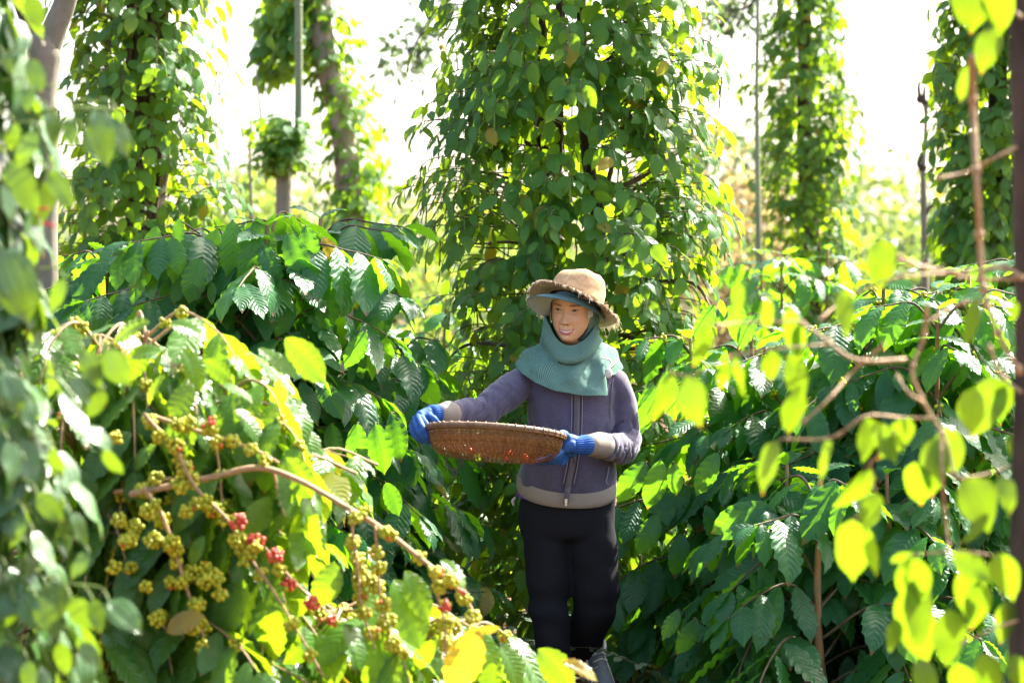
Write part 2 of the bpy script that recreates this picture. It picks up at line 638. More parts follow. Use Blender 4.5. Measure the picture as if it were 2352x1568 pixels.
def pepper_column(root, cx, cy, R, z0, z1, ntw, L, mat, twig_mat=None, seed=0, spikes=0, most=300, inner=.35, step=.055, back=.75, lumps=.35, gap=-.12):
    """leafy pepper vine wrapped round its support; R(z, a) is the radius of the leaf mass"""
    ls = LeafSet('pepper', mat)
    tw, sp = MB(), MB()
    for i in range(ntw):
        z = rng.uniform(z0, z1)
        a = rng.uniform(0, 2 * math.pi)
        if math.sin(a) > 0 and rng.random() > back:     # fewer at the far side
            a = -a
        o = np.array([math.cos(a), math.sin(a), 0])
        nz = noise.noise(Vector((math.cos(a) * 2 + seed, math.sin(a) * 2, z * 2.3)))
        if noise.noise(Vector((math.cos(a) * 3.2 + seed * 2.1, math.sin(a) * 3.2, z * 4.5))) < gap:
            continue
        Rz = R(z, a) * (1 + lumps * nz)
        r1 = Rz * rng.uniform(.52, 1.08)
        r0 = Rz * inner
        rise = rng.uniform(-.02, .16)
        tang = np.array([-o[1], o[0], 0]) * rng.uniform(-.10, .10)
        c = np.array([cx, cy, 0])
        pts = [c + o * r0 + UP * z,
               c + o * (r0 * .55 + r1 * .45) + tang * .4 + UP * (z + rise * .8),
               c + o * (r0 * .15 + r1 * .85) + tang * .8 + UP * (z + rise * .7),
               c + o * r1 + tang + UP * (z + rise * .7 - rng.uniform(.03, .16))]
        pts = spline(pts, 4)
        tw.tube(pts, np.linspace(.0034, .0014, len(pts)), 4, cap=False)
        twig_leaves(ls, pts, L, step, out=o)
        if i < spikes:
            for _ in range(2):
                q = pts[rng.randrange(len(pts) // 2, len(pts))]
                ln = rng.uniform(.05, .11)
                e = q - UP * ln + rv(.008)
                sp.tube(spline([q, (q + e) / 2 + rv(.004), e], 3), [.0022, .0035, .0036, .003, .0035, .0032, .0022][:7] if False else .0034, 4, cap=False)
    ls.build(root, most)
    tag(tw.build('twigs', twig_mat or M_TWIG, root), kind='stuff')
    if spikes:
        tag(sp.build('pepper_spikes', M_SPIKE, root), kind='stuff')
    return ls


def trunk_mesh(pts, rad, n=14, lump=.12, seed=0):
    mb = MB()
    pts = spline(pts, 10)
    r = np.interp(np.linspace(0, 1, len(pts)), np.linspace(0, 1, len(rad)), rad)
    g, uv = [], []
    a = np.arange(n) * 2 * math.pi / n
    t = np.gradient(pts, axis=0)
    t /= np.linalg.norm(t, axis=1)[:, None]
    for i, p in enumerate(pts):
        u = np.cross(t[i], [0.3, 1.0, 0.1])
        u /= np.linalg.norm(u)
        w = np.cross(t[i], u)
        rr = np.array([r[i] * (1 + lump * noise.noise(Vector((math.cos(q) * 1.2 + seed, math.sin(q) * 1.2, p[2] * 4)))) for q in a])
        g.append(p + rr[:, None] * (np.cos(a)[:, None] * u + np.sin(a)[:, None] * w))
        uv.append(np.stack([a, np.full(n, i)], 1))
    mb.grid(np.array(g), closed=True, uv=np.array(uv), cap=True)
    return mb


def coffee_bush(root, cx, cy, H, R, nst, L, mat, most=300, seed=0, fruit=0.0, spread=.28, taper=.72, node=.075, zlow=.12, dens=1.0, start=.30, droopy=.6, topup=.35, bark=None, fruits=None, extra=()):
    ls = LeafSet('coffee', mat)
    tw = MB()
    fr = fruits
    for s in range(nst):
        a0 = 2 * math.pi * s / nst + rng.uniform(-.4, .4)
        lean = spread * rng.uniform(.5, 1.1)
        h = H * rng.uniform(.86, 1.0)
        b = np.array([cx + .10 * math.cos(a0), cy + .10 * math.sin(a0), 0])
        top = np.array([cx + lean * math.cos(a0), cy + lean * math.sin(a0), h])
        st = spline([b, b * .6 + top * .4 + np.array([.05 * math.cos(a0), .05 * math.sin(a0), .05]), top], 12)
        me = MB().tube(st, np.linspace(.022, .007, len(st)), 7)
        me.build('stem', bark or M_BARKO, root)
        z = zlow * H
        ang = rng.uniform(0, 6.28)
        while z < h - .04:
            f = z / h
            k = min(int(f * (len(st) - 1)), len(st) - 2)
            p0 = st[k] + (st[k + 1] - st[k]) * (f * (len(st) - 1) - k)
            ln = R * (1.0 - taper * max(0, f - .35) / .65) * rng.uniform(.75, 1.1)
            for q in (0, math.pi):
                if rng.random() > .93 * dens:
                    continue
                a = ang + q + rng.uniform(-.35, .35)
                o = np.array([math.cos(a), math.sin(a), 0])
                tan = np.array([-o[1], o[0], 0]) * rng.uniform(-.15, .15) * ln
                up0 = .30 * ln * (topup + f)
                dr = droopy * ln * rng.uniform(.3, 1.0) * (1.15 - f)
                pts = spline([p0, p0 + o * ln * .35 + UP * up0, p0 + o * ln * .72 + tan * .5 + UP * (up0 - dr * .35), p0 + o * ln + tan + UP * (up0 - dr)], 6)
                pts[:, 2] = np.maximum(pts[:, 2], .06)
                tw.tube(pts, np.linspace(.006, .0025, len(pts)), 5, cap=False)
                coffee_leaves(ls, pts, L, node, start, fr, fruit)
            ang += math.pi / 2 + rng.uniform(-.3, .3)
            z += rng.uniform(.075, .12)
        # leafy tip
        for q in range(3):
            for sd in (0, math.pi):
                a = ang + q * 1.57 + sd
                o = np.array([math.cos(a), math.sin(a), 0])
                ls.add(top - UP * .05 * q, o * .85 - UP * (.25 * q - .35), UP + o * .3 + rv(.2), L * (.55 + .2 * q) * rng.uniform(.8, 1.1))
    for b, t, Y, wd in extra:       # leaves measured one by one on the photograph
        p, q = P(*b, Y), P(*t, Y - .03)
        ls.add(p, q - p, np.array([rng.uniform(-.4, .4), -.8, rng.uniform(.2, .7)]), np.linalg.norm(q - p), wd)
        tw.tube(spline([p, p + np.array([rng.uniform(-.01, .01), .04, -.004]), p + np.array([rng.uniform(-.05, .05), .20, -.05])], 4), [.0022, .003], 5, cap=False)
    ls.build(root, most)
    tag(tw.build('twigs', M_TWIG, root), kind='stuff')
    return ls


def coffee_leaves(ls, pts, L, node=.075, start=.3, fruits=None, pfruit=0.0, first=0.0):
    pts = np.asarray(pts)
    seg = np.linalg.norm(np.diff(pts, axis=0), axis=1)
    cum = np.concatenate([[0], np.cumsum(seg)])
    tot = cum[-1]
    s = max(.06, tot * first) + rng.uniform(0, .05)
    while s <= tot:
        k = max(1, min(np.searchsorted(cum, s), len(pts) - 1))
        f = (s - cum[k - 1]) / (seg[k - 1] + 1e-9)
        p = pts[k - 1] + (pts[k] - pts[k - 1]) * f
        td = (pts[k] - pts[k - 1]) / (seg[k - 1] + 1e-9)
        lat = np.cross(td, UP)
        lat /= np.linalg.norm(lat) + 1e-6
        fr = s / tot
        if fr >= start:
            for sd in (-1, 1):
                if rng.random() > .90:
                    continue
                sz = L * rng.uniform(.72, 1.15) * (1 - .45 * max(0, fr - .82) / .18)
                tilt = rng.uniform(.35, 1.35)
                d = lat * sd * .85 + td * .45 - UP * tilt + rv(.16)
                n = UP * (.62 + .2 * rng.random()) + lat * sd * tilt * .7 + td * .35 + rv(.2)
                ls.add(p + lat * sd * .008, d, n, sz)
        if fruits is not None and fr < .85 and rng.random() < pfruit:
            fruits.append((p, td))
        s += node * rng.uniform(.8, 1.25)
    for sd in (-.35, .35):
        ls.add(pts[-1], td + lat * sd - UP * .25 + rv(.1), UP + rv(.2), L * rng.uniform(.45, .7))


# ------------------------------------------------------------------ cherries
def sphere_np(n=8, m=6):
    mb = MB().blob((0, 0, 0), (1, 1, 1.08), n, m)
    return np.vstack(mb.v), np.vstack(mb.f)


SPH_V, SPH_F = sphere_np()
CH_MESH = {}


def cherry_mesh(mat):
    if mat.name not in CH_MESH:
        V, F = sphere_np(10, 7)
        me = mesh_np(mat.name + '_mesh', V, F)
        me.materials.append(mat)
        CH_MESH[mat.name] = me
    return CH_MESH[mat.name]


def cluster_points(c, axis, n, r=.0068):
    out = []
    axis = np.asarray(axis) / (np.linalg.norm(axis) + 1e-9)
    tries = 0
    while len(out) < n and tries < n * 40:
        tries += 1
        v = rv(1)
        v -= axis * np.dot(v, axis) * .35
        v /= np.linalg.norm(v)
        R = r * (1.2 + 1.7 * (n / 16) ** .5 * rng.uniform(.35, 1.0))
        p = c + v * R * np.array([1, 1, .9]) - UP * .004
        if all(np.linalg.norm(p - q) > r * 1.55 for q in out):
            out.append(p)
    return out


def cherries_stuff(name, clusters, parent, mat, r=.0068):
    VV, FF, AA, n = [], [], [], 0
    for pts in clusters:
        for p in pts:
            VV.append(SPH_V * r * rng.uniform(.85, 1.1) + p)
            FF.append(SPH_F + n)
            AA.append(np.full(len(SPH_V), rng.random()))
            n += len(SPH_V)
    if not VV:
        return None
    me = mesh_np(name, np.vstack(VV), np.vstack(FF), None, np.concatenate(AA))
    return tag(link(name, me, parent, mat), kind='stuff')


# ------------------------------------------------------------------ ground
def ground_h(x, y):
    return .03 * noise.noise(Vector((x * .6, y * .6, 0))) + .015 * noise.noise(Vector((x * 3, y * 3, 4))) - .02


xs = np.concatenate([[-400, -120, -40, -14], np.linspace(-6, 6, 61), [14, 40, 120, 400]])
ys = np.concatenate([[-40, -10, 0], np.linspace(3, 18, 76), [24, 40, 90, 200, 600]])
gv = np.array([[(x, y, ground_h(x, y)) for x in xs] for y in ys])
t = NT('soil')
pos = t.n('ShaderNodeNewGeometry').outputs['Position']
n1, n2 = t.noise(1.3, 6, pos), t.noise(22, 6, pos)
c = t.mix(t.step(n1, .35, .65), (.085, .038, .022), (.16, .085, .05))
c = t.mix(t.step(n2, .45, .7), c, (.05, .028, .018))
M_SOIL = t.done(t.bsdf(c, .95, t.bump(n2, .9, .03), .2))
gm = MB().grid(gv)
tag(gm.build('ground', M_SOIL), kind='structure')

# leaf litter and low weeds on the soil
ls = LeafSet('plain', M_DRY)
for i in range(2600):
    y = rng.uniform(4.5, 14)
    x = rng.uniform(-.26, .26) * y + rng.uniform(-.3, .3)
    a = rng.uniform(0, 6.28)
    ls.add((x, y, ground_h(x, y) + rng.uniform(.005, .03)), (math.cos(a), math.sin(a), rng.uniform(-.25, .25)), UP + rv(.35), rng.uniform(.06, .16))
lit = empty('litter', (0, 8, 0), 'x', 'x')
ls.build(lit, most=0)
litter = lit.children[0]
litter.parent = None
litter.location = (0, 0, 0)
litter.name = 'leaf_litter'
bpy.data.objects.remove(lit)

# pruned pinnate branches lying in the path beside the trousers
ls = LeafSet('plain', M_WEED)
tw = MB()
for i in range(60):
    y = rng.uniform(7.6, 9.6)
    x = (rng.uniform(820, 1260) - CX) / FPX * y
    z = rng.uniform(.04, .30)
    a = rng.uniform(0, 6.28)
    d = np.array([math.cos(a), math.sin(a) * .6, rng.uniform(-.2, .45)])
    d /= np.linalg.norm(d)
    ln = rng.uniform(.18, .38)
    p0 = np.array([x, y, z])
    pts = spline([p0, p0 + d * ln * .5 + UP * .02, p0 + d * ln - UP * .03], 5)
    tw.tube(pts, .0018, 4, cap=False)
    lat = np.cross(d, UP)
    lat /= np.linalg.norm(lat)
    for q in np.linspace(.15, 1, 8):
        for sd in (-1, 1):
            p = pts[min(int(q * (len(pts) - 1)), len(pts) - 1)]
            ls.add(p, lat * sd + d * .35 + rv(.12), UP + rv(.3) - np.array([0, .4, 0]), rng.uniform(.035, .055), 1.25)
r_ = empty('pruned_branch', (0, 8.6, 0), 'pruned pinnate-leaved branches lying on the path beside the black trousers', 'cut branches')
ls.build(r_, most=300)
tag(tw.build('twigs', M_TWIG, r_), kind='stuff')

# low weeds along the path, right of the woman
ls = LeafSet('plain', M_WEED)
for i in range(420):
    y = rng.uniform(7.2, 12)
    x = (rng.choice([rng.uniform(850, 1260), rng.uniform(1380, 1700), rng.uniform(1400, 2300)]) - CX) / FPX * y
    for q in range(rng.randint(3, 6)):
        a = rng.uniform(0, 6.28)
        ls.add((x, y, ground_h(x, y) + .01), (math.cos(a) * .6, math.sin(a) * .6, rng.uniform(.4, 1.1)), (-math.cos(a), -math.sin(a), .8), rng.uniform(.05, .13), .7)
wr = empty('w', (0, 9, 0), 'x', 'x')
ls.build(wr, most=0)
w = wr.children[0]
w.parent = None
w.location = (0, 0, 0)
w.name = 'low_weeds'
bpy.data.objects.remove(wr)

# ------------------------------------------------------------------ central pepper vine
c = P(1310, 700, 10.1)
root = empty('pepper_vine', (c[0], c[1], 0), 'big leafy pepper vine on several trunks directly behind the woman', 'pepper vine', 'pepper vines on support trees')


def Rc(z, a):
    t = (z - 0) / 3.2
    return float(np.interp(z, [0, .35, .8, 1.3, 2.0, 2.5, 2.9, 3.4, 3.9], [.48, .56, .62, .65, .65, .635, .60, .54, .42]))


pepper_column(root, c[0], c[1], Rc, .05, 3.95, 2100, .092, M_PEP, seed=3, spikes=300, back=.45, step=.045, lumps=.24, gap=-.16)
for pts, rad in (([(1272, 1480), (1262, 1200), (1268, 900), (1275, 500), (1285, 100), (1300, -250)], [.042, .036, .032, .028, .024, .02]),
                 ([(1352, 1480), (1362, 1100), (1372, 700), (1372, 500), (1345, 300), (1330, -200)], [.045, .04, .036, .032, .026, .02]),
                 ([(1230, 1480), (1222, 1100), (1232, 600), (1240, 200), (1262, -200)], [.03, .03, .026, .022, .016]),
                 ([(1290, 1480), (1300, 1000), (1295, 640), (1255, 420), (1250, 100)], [.03, .03, .025, .02, .015])):
    dy = rng.uniform(-.05, .05)
    trunk_mesh([P(x, y, 10.1 + dy) for x, y in pts], rad, 10, .2, rng.random() * 9).build('trunk', M_BARKD, root)
tw = MB()
for pts in ([(1372, 520), (1420, 330), (1470, 200), (1500, 110)], [(1372, 640), (1440, 520), (1520, 470), (1600, 500)], [(1280, 400), (1200, 320), (1120, 300)],
            [(1275, 620), (1200, 560), (1090, 560)], [(1380, 420), (1450, 420), (1560, 350), (1620, 330)], [(1370, 560), (1470, 640), (1590, 650), (1640, 720)],
            [(1268, 860), (1180, 800), (1080, 790), (1020, 830)], [(1362, 760), (1460, 780), (1560, 850)], [(1330, 180), (1420, 120), (1480, 60)],
            [(1268, 1040), (1150, 1000), (1040, 1010)], [(1262, 1180), (1170, 1130), (1060, 1160)], [(1290, 260), (1200, 180), (1110, 150)]):
    tw.tube(spline([P(x, y, 10.1 + rng.uniform(-.35, .1) * min(1, abs(x - 1310) / 150)) for x, y in pts], 6), np.linspace(.013, .004, (len(pts) - 1) * 6 + 1), 6)
tag(tw.build('branches', M_TWIG, root), kind='stuff')

# ------------------------------------------------------------------ vine column at the left, behind the coffee
c = P(325, 700, 11.4)
root = empty('pepper_vine', (c[0], c[1], 0), 'pepper vine column with dark trunk behind the pale forked trunk', 'pepper vine', 'pepper vines on support trees')
pepper_column(root, c[0], c[1], lambda z, a: float(np.interp(z, [0, 1.5, 2, 2.4, 3, 3.6], [.44, .44, .45, .41, .37, .34])), .3, 3.7, 1050, .094, M_PEP, seed=11, step=.048, spikes=40, gap=-.28)
trunk_mesh([P(x, y, 11.4) for x, y in ((345, 1400), (340, 900), (335, 500), (338, 200), (345, -250))], [.12, .11, .10, .095, .08], 14, .25, 5).build('trunk', M_BARKD, root)
vn = MB()
for i in range(7):
    a0 = rng.uniform(0, 6.28)
    vn.tube(spline([P(338 + 46 * math.cos(a0 + k * .5), 1200 - k * 210, 11.4) + np.array([0, .1 * math.sin(a0 + k * .5), 0]) for k in range(8)], 5), .008, 5)
tag(vn.build('vine_stems', M_TWIG, root), kind='stuff')

# ------------------------------------------------------------------ smooth forked trunk, top left
Yf = 9.0
root = empty('forked_tree', tuple(P(100, 700, Yf)[:2]) + (0,), 'pale smooth tree trunk forking at the upper left corner', 'tree')
trunk_mesh([P(x, y, Yf) for x, y in ((96, 1560), (96, 900), (98, 420), (97, 220), (100, 130), (101, 90), (100, 60))], [.062, .06, .056, .054, .064, .056, .022], 16, .10, 2).build('trunk', M_BARKG, root)
trunk_mesh([P(x, y, Yf) for x, y in ((101, 200), (106, 130), (126, 66), (150, 5), (175, -90), (190, -260))], [.04, .048, .045, .042, .036, .03], 12, .08, 8).build('limb', M_BARKG, root)
trunk_mesh([P(x, y, Yf + .02) for x, y in ((98, 190), (94, 125), (72, 60), (50, 5), (20, -90), (0, -240))], [.04, .045, .037, .034, .03, .025], 12, .12, 4).build('limb', M_BARKD, root)

# ------------------------------------------------------------------ ivy clad trunk and its neighbours
Yi = 17.0
c = P(800, 700, Yi)
root = empty('ivy_clad_tree', (c[0], c[1], 0), 'grey trunk wrapped in climbing leaves behind the tall green shoot', 'tree')
axis = [(820, 1300), (818, 800), (812, 600), (800, 430), (785, 280), (750, 150), (735, 60), (728, -100), (720, -300)]
trunk_mesh([P(x, y, Yi) for x, y in axis], [.13, .115, .10, .095, .085, .085, .09, .09, .08], 14, .15, 3).build('trunk', M_BARKP, root)
ls = LeafSet('pepper', M_PEP)
ax = spline([P(x, y, Yi) for x, y in axis], 10)
for i in range(850):
    k = rng.randrange(len(ax))
    p = ax[k]
    py = HZ - (p[2] - CAM_H) / Yi * FPX
    a = rng.uniform(0, 6.28)
    o = np.array([math.cos(a), math.sin(a), 0])
    if o[1] < -.35 and rng.random() < .55:
        continue
    if py < 130:
        r = rng.uniform(.08, .30) if o[0] > .2 else rng.uniform(.05, .16)
    elif 180 < py < 380:
        r = rng.uniform(.12, .36) if o[0] > 0 else rng.uniform(.1, .18)
    else:
        r = rng.uniform(.10, .27)
    twig_leaves(ls, spline([p + o * .05, p + o * r * .6 + UP * .05, p + o * r + UP * rng.uniform(-.05, .05)], 3), .10, .06, out=o, start=.5)
for i in range(150):        # the dark hanging mass left of the pole
    q = P(rng.uniform(600, 700), rng.uniform(-60, 165), Yi + rng.uniform(-.25, .3))
    if q[2] < P(0, 150, Yi)[2] and rng.random() < .5:
        continue
    o = np.array([rng.uniform(-1, .3), -.8, 0])
    twig_leaves(ls, spline([q + np.array([.12, .05, .05]), q, q + o * .08 - UP * .08], 3), .12, .05, out=o, start=.2)
for i in range(60):
    q = P(rng.uniform(790, 900), rng.uniform(360, 620), Yi + rng.uniform(-.2, .3))
    o = np.array([rng.uniform(-1, 1), -.8, 0])
    twig_leaves(ls, spline([q + np.array([-.08, .05, .05]), q, q + o * .1 - UP * .06], 3), .10, .05, out=o, start=.2)
ls.build(root, 300)
lb = MB()
lb.tube(spline([P(x, y, Yi + .05) for x, y in ((742, 110), (700, 60), (650, 20), (610, -30))], 6), np.linspace(.05, .02, 19), 7)
lb.build('limb', M_BARKP, root)

Ys = 15.2
c = P(652, 700, Ys)
root = empty('pollarded_tree', (c[0], c[1], 0), 'brown stump with a leafy head and one tall straight green shoot', 'tree')
trunk_mesh([P(x, y, Ys) for x, y in ((655, 1200), (652, 700), (650, 540), (652, 440), (652, 380), (650, 350))], [.055, .052, .05, .046, .055, .075], 14, .18, 6).build('trunk', M_BARKG, root)
ls = LeafSet('pepper', M_PEP)
for i in range(170):
    q = P(rng.gauss(650, 30), rng.uniform(275, 395), Ys + rng.uniform(-.12, .12))
    o = np.array([(q[0] - c[0]) * 6, -.7, .3])
    o /= np.linalg.norm(o)
    twig_leaves(ls, spline([P(652, 362, Ys), q, q + o * .06], 3), .085, .05, out=o, start=.5)
ls.build(root, 250)
sh_ = MB()
sp = spline([P(x, y, Ys - .03) for x, y in ((654, 372), (672, 352), (684, 322), (686, 200), (686, 60), (684, -220))], 8)
sh_.tube(sp, [.030, .027, .026, .025, .024, .022], 10)
so = sh_.build('shoot', M_POLE, root)
for y in range(-150, 300, 82):
    MB().tube([P(685, y, Ys - .03) - UP * .006, P(685, y, Ys - .03) + UP * .006], .0272, 10).build('node_ring', M_POLE, so)
st = empty('bare_stake', tuple(P(577, 700, 16)[:2]) + (0,), 'thin bare grey stake left of the stump, against white sky', 'stake')
MB().tube(spline([P(x, y, 16) for x, y in ((582, 760), (578, 500), (574, 380), (576, 270))], 6), np.linspace(.014, .008, 19), 6).build('shaft', M_BARKG, st)
tn = MB()
for y, dx, dy in ((420, 9, 22), (360, -8, 25), (310, 7, 20), (275, 6, 16)):
    tn.tube([P(576, y, 16), P(576 + dx, y - dy, 16)], [.006, .003], 5)
tag(tn.build('side_twigs', M_BARKG, st), kind='stuff')
st = empty('bare_stake', tuple(P(600, 700, 16.5)[:2]) + (0,), 'crooked dry twig rising from the leafy head of the stump', 'stake')
MB().tube(spline([P(x, y, 16.5) for x, y in ((612, 420), (604, 320), (596, 240), (588, 165))], 6), np.linspace(.012, .006, 19), 6).build('shaft', M_BARKG, st)

# ------------------------------------------------------------------ vine column right, pole, pollard, right edge vine
Yr = 16.8
c = P(1852, 700, Yr)
root = empty('pepper_vine', (c[0], c[1], 0), 'tall pepper vine column against white sky, right of the central vine', 'pepper vine', 'pepper vines on support trees')
pepper_column(root, c[0], c[1], lambda z, a: float(np.interp(z, [0, 1.6, 2.3, 3.0, 3.3, 3.8, 4.2], [.36, .36, .36, .38, .32, .29, .25])), .4, 4.1, 1050, .09, M_PEP, seed=21, step=.048, spikes=40, lumps=.5, gap=-.25)
trunk_mesh([P(x, y, Yr) for x, y in ((1870, 1100), (1866, 600), (1850, 400), (1848, 150), (1850, -150))], [.07, .06, .055, .05, .045], 12, .2, 2).build('trunk', M_BARKD, root)
pr = empty('green_pole', tuple(P(1740, 700, 15.8)[:2]) + (0,), 'slim pale green pole standing beside the tall vine column', 'pole')
MB().tube([P(1746, 900, 15.8), P(1742, 560, 15.8), P(1738, 200, 15.8), P(1741, 0, 15.8), P(1742, -150, 15.8)], [.021, .02, .015, .013, .012], 8).build('shaft', M_POLE, pr)
rg = MB()
for y in range(-60, 700, 70):
    rg.tube([P(1741, y, 15.8) - UP * .005, P(1741, y, 15.8) + UP * .005], .019 if y > 300 else .0165, 8)
rg.build('node_ring', M_POLE, pr)

Yp = 15.5
root = empty('bare_pollard', tuple(P(2124, 700, Yp)[:2]) + (0,), 'thin bare leafless trunk with knobbly forked tip', 'tree')
trunk_mesh([P(x, y, Yp) for x, y in ((2124, 1000), (2124, 620), (2122, 480), (2120, 390), (2124, 330), (2127, 270), (2126, 240))], [.026, .024, .02, .019, .014, .013, .018], 9, .2, 1).build('trunk', M_BARKG, root)
kb = MB()
kb.tube(spline([P(x, y, Yp) for x, y in ((2122, 392), (2110, 380), (2112, 364), (2124, 352))], 5), .013, 7)
kb.blob(P(2119, 385, Yp), (.03, .028, .03))
for pts in ([(2126, 245), (2114, 225), (2110, 205), (2112, 188)], [(2126, 242), (2122, 222), (2124, 200)], [(2128, 245), (2140, 222), (2144, 190), (2140, 165)], [(2140, 222), (2136, 205)], [(2122, 500), (2134, 478), (2148, 470)]):
    kb.tube(spline([P(x, y, Yp) for x, y in pts], 5), np.linspace(.017, .010, (len(pts) - 1) * 5 + 1), 7)
kb.blob(P(2112, 228, Yp), (.022, .022, .03))
kb.blob(P(2142, 224, Yp), (.022, .022, .03))
kb.build('knobbly_fork', M_BARKD, root)

Ye = 12.6
c = P(2272, 700, Ye)
root = empty('pepper_vine', (c[0], c[1], 0), 'dark leafy vine column behind the blurred trunk at the right edge', 'pepper vine', 'pepper vines on support trees')
pepper_column(root, c[0], c[1], lambda z, a: float(np.interp(z, [0, 1.7, 2.2, 2.6, 3.3], [.31, .31, .32, .33, .31])), .4, 3.4, 950, .095, M_PEP, seed=31, step=.046, spikes=20, lumps=.6, gap=-.3)
trunk_mesh([P(x, y, Ye) for x, y in ((2300, 1300), (2298, 700), (2290, 300), (2300, -200))], [.06, .055, .05, .045], 12, .2, 7).build('trunk', M_BARKD, root)


# ------------------------------------------------------------------ coffee bushes of the middle distance and the right
HERO_LEFT = [((360, 518), (332, 634)), ((411, 500), (407, 568)), ((394, 545), (421, 634)), ((500, 525), (455, 644)), ((534, 506), (538, 656)), ((579, 528), (582, 682)), ((589, 500), (622, 628)), ((657, 535), (712, 652)), ((702, 518), (722, 618)),
             ((740, 546), (783, 608)), ((753, 641), (757, 769)), ((784, 655), (806, 728)), ((281, 580), (264, 668)), ((390, 631), (383, 714)), ((421, 628), (400, 697)), ((630, 620), (640, 682)), ((616, 645), (579, 720)), ((671, 686), (640, 779)),
             ((705, 679), (752, 810)), ((548, 761), (516, 830)), ((486, 645), (486, 697)), ((688, 878), (744, 964)), ((726, 871), (792, 964)), ((616, 946), (682, 1029)), ((761, 971), (773, 1058)), ((820, 971), (826, 1076)), ((861, 971), (892, 1093)),
             ((897, 948), (934, 1058)), ((885, 1107), (922, 1182)), ((800, 780), (840, 870)), ((840, 760), (800, 850)), ((600, 560), (640, 660)), ((460, 590), (430, 700)), ((330, 610), (300, 700)), ((690, 760), (640, 840)), ((580, 840), (650, 900))]
HERO_BESIDE = [((1484, 1060), (1417, 1160)), ((1518, 1056), (1494, 1173)), ((1549, 1063), (1557, 1139)), ((1649, 1039), (1596, 1139)), ((1710, 1063), (1718, 1136)), ((1782, 1073), (1836, 1167)), ((1567, 1224), (1555, 1327)), ((1500, 880), (1470, 990)),
               ((1530, 850), (1545, 970)), ((1590, 860), (1580, 960)), ((1640, 700), (1600, 780)), ((1690, 690), (1700, 790)), ((1740, 720), (1690, 800)), ((1510, 1180), (1470, 1280)), ((1620, 1160), (1650, 1250))]
HERO_LOW = [((1793, 1371), (1722, 1502)), ((1827, 1368), (1799, 1482)), ((1875, 1351), (1860, 1457)), ((1755, 1368), (1675, 1471)), ((1923, 1289), (1902, 1369)), ((1964, 1330), (1950, 1423)), ((1659, 1361), (1649, 1471)), ((2025, 1460), (2019, 1533)),
            ((1847, 1532), (1800, 1592)), ((1950, 1505), (1943, 1584)), ((1977, 1491), (1996, 1562)), ((1600, 1420), (1560, 1510)), ((1560, 1400), (1520, 1470)), ((2080, 1440), (2100, 1540)), ((2040, 1340), (2070, 1430))]


def bush(px, Y, H, R, nst, label, L=.20, most=300, mat=None, **kw):
    c = P(px, 700, Y)
    root = empty('coffee_bush', (c[0], c[1], 0), label, 'coffee bush', 'coffee bushes')
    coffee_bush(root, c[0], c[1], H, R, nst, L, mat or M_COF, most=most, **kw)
    return root


bush(590, 8.9, 1.80, .60, 6, 'dark glossy coffee bush with large drooping leaves, left of the basket', L=.255, seed=1, spread=.42, taper=.4, extra=[(b, t, 8.45 + rng.uniform(-.1, .12), 1.12) for b, t in HERO_LEFT])
bush(400, 9.1, 1.66, .55, 4, 'dark coffee bush left of the tallest dark one, above the cherry bush', L=.235, spread=.34, taper=.45)
bush(800, 9.4, 1.34, .54, 4, 'lower dark coffee bush tucked between the basket and taller dark bush', L=.225, spread=.25)
bush(915, 12.6, 1.52, .55, 3, 'sunlit blurred coffee bush between the dark bush and central vine', L=.19)
fruits = []
rb = bush(1740, 9.3, 1.42, .62, 4, 'coffee bush right beside the woman with drooping ribbed leaves', L=.235, extra=[(b, t, 8.75 + rng.uniform(-.08, .1), 1.1) for b, t in HERO_BESIDE], fruit=.30, fruits=fruits)
cherries_stuff('cherries', [cluster_points(p, td, rng.randint(6, 12)) for p, td in fruits], rb, M_CH)
fruits = []
rb = bush(2120, 8.8, 1.58, .66, 5, 'big coffee bush with green cherries behind the yellow leaves', L=.235, fruit=.34, fruits=fruits)
cherries_stuff('cherries', [cluster_points(p, td, rng.randint(6, 12)) for p, td in fruits], rb, M_CH)
bush(1930, 8.2, .92, .60, 3, 'low dark coffee bush at the bottom, between the two taller bushes', L=.235, extra=[(b, t, 8.15 + rng.uniform(-.08, .1), 1.1) for b, t in HERO_LOW])
bush(1800, 13.2, 1.80, .62, 3, 'blurred coffee bush under the tall vine column against sky', L=.19)
bush(2230, 13.0, 1.72, .60, 3, 'blurred coffee bush below the dark leafy vine column', L=.19)
bush(2420, 9.6, 1.70, .62, 5, 'coffee bush cut off by the right picture edge', L=.23)
bush(1130, 13.5, 1.3, .6, 3, 'shaded coffee bush deep behind the central vine', L=.19, most=120)
bush(260, 12.6, 1.3, .6, 3, 'shaded coffee bush below the vine column with dark trunk', L=.19, most=150)

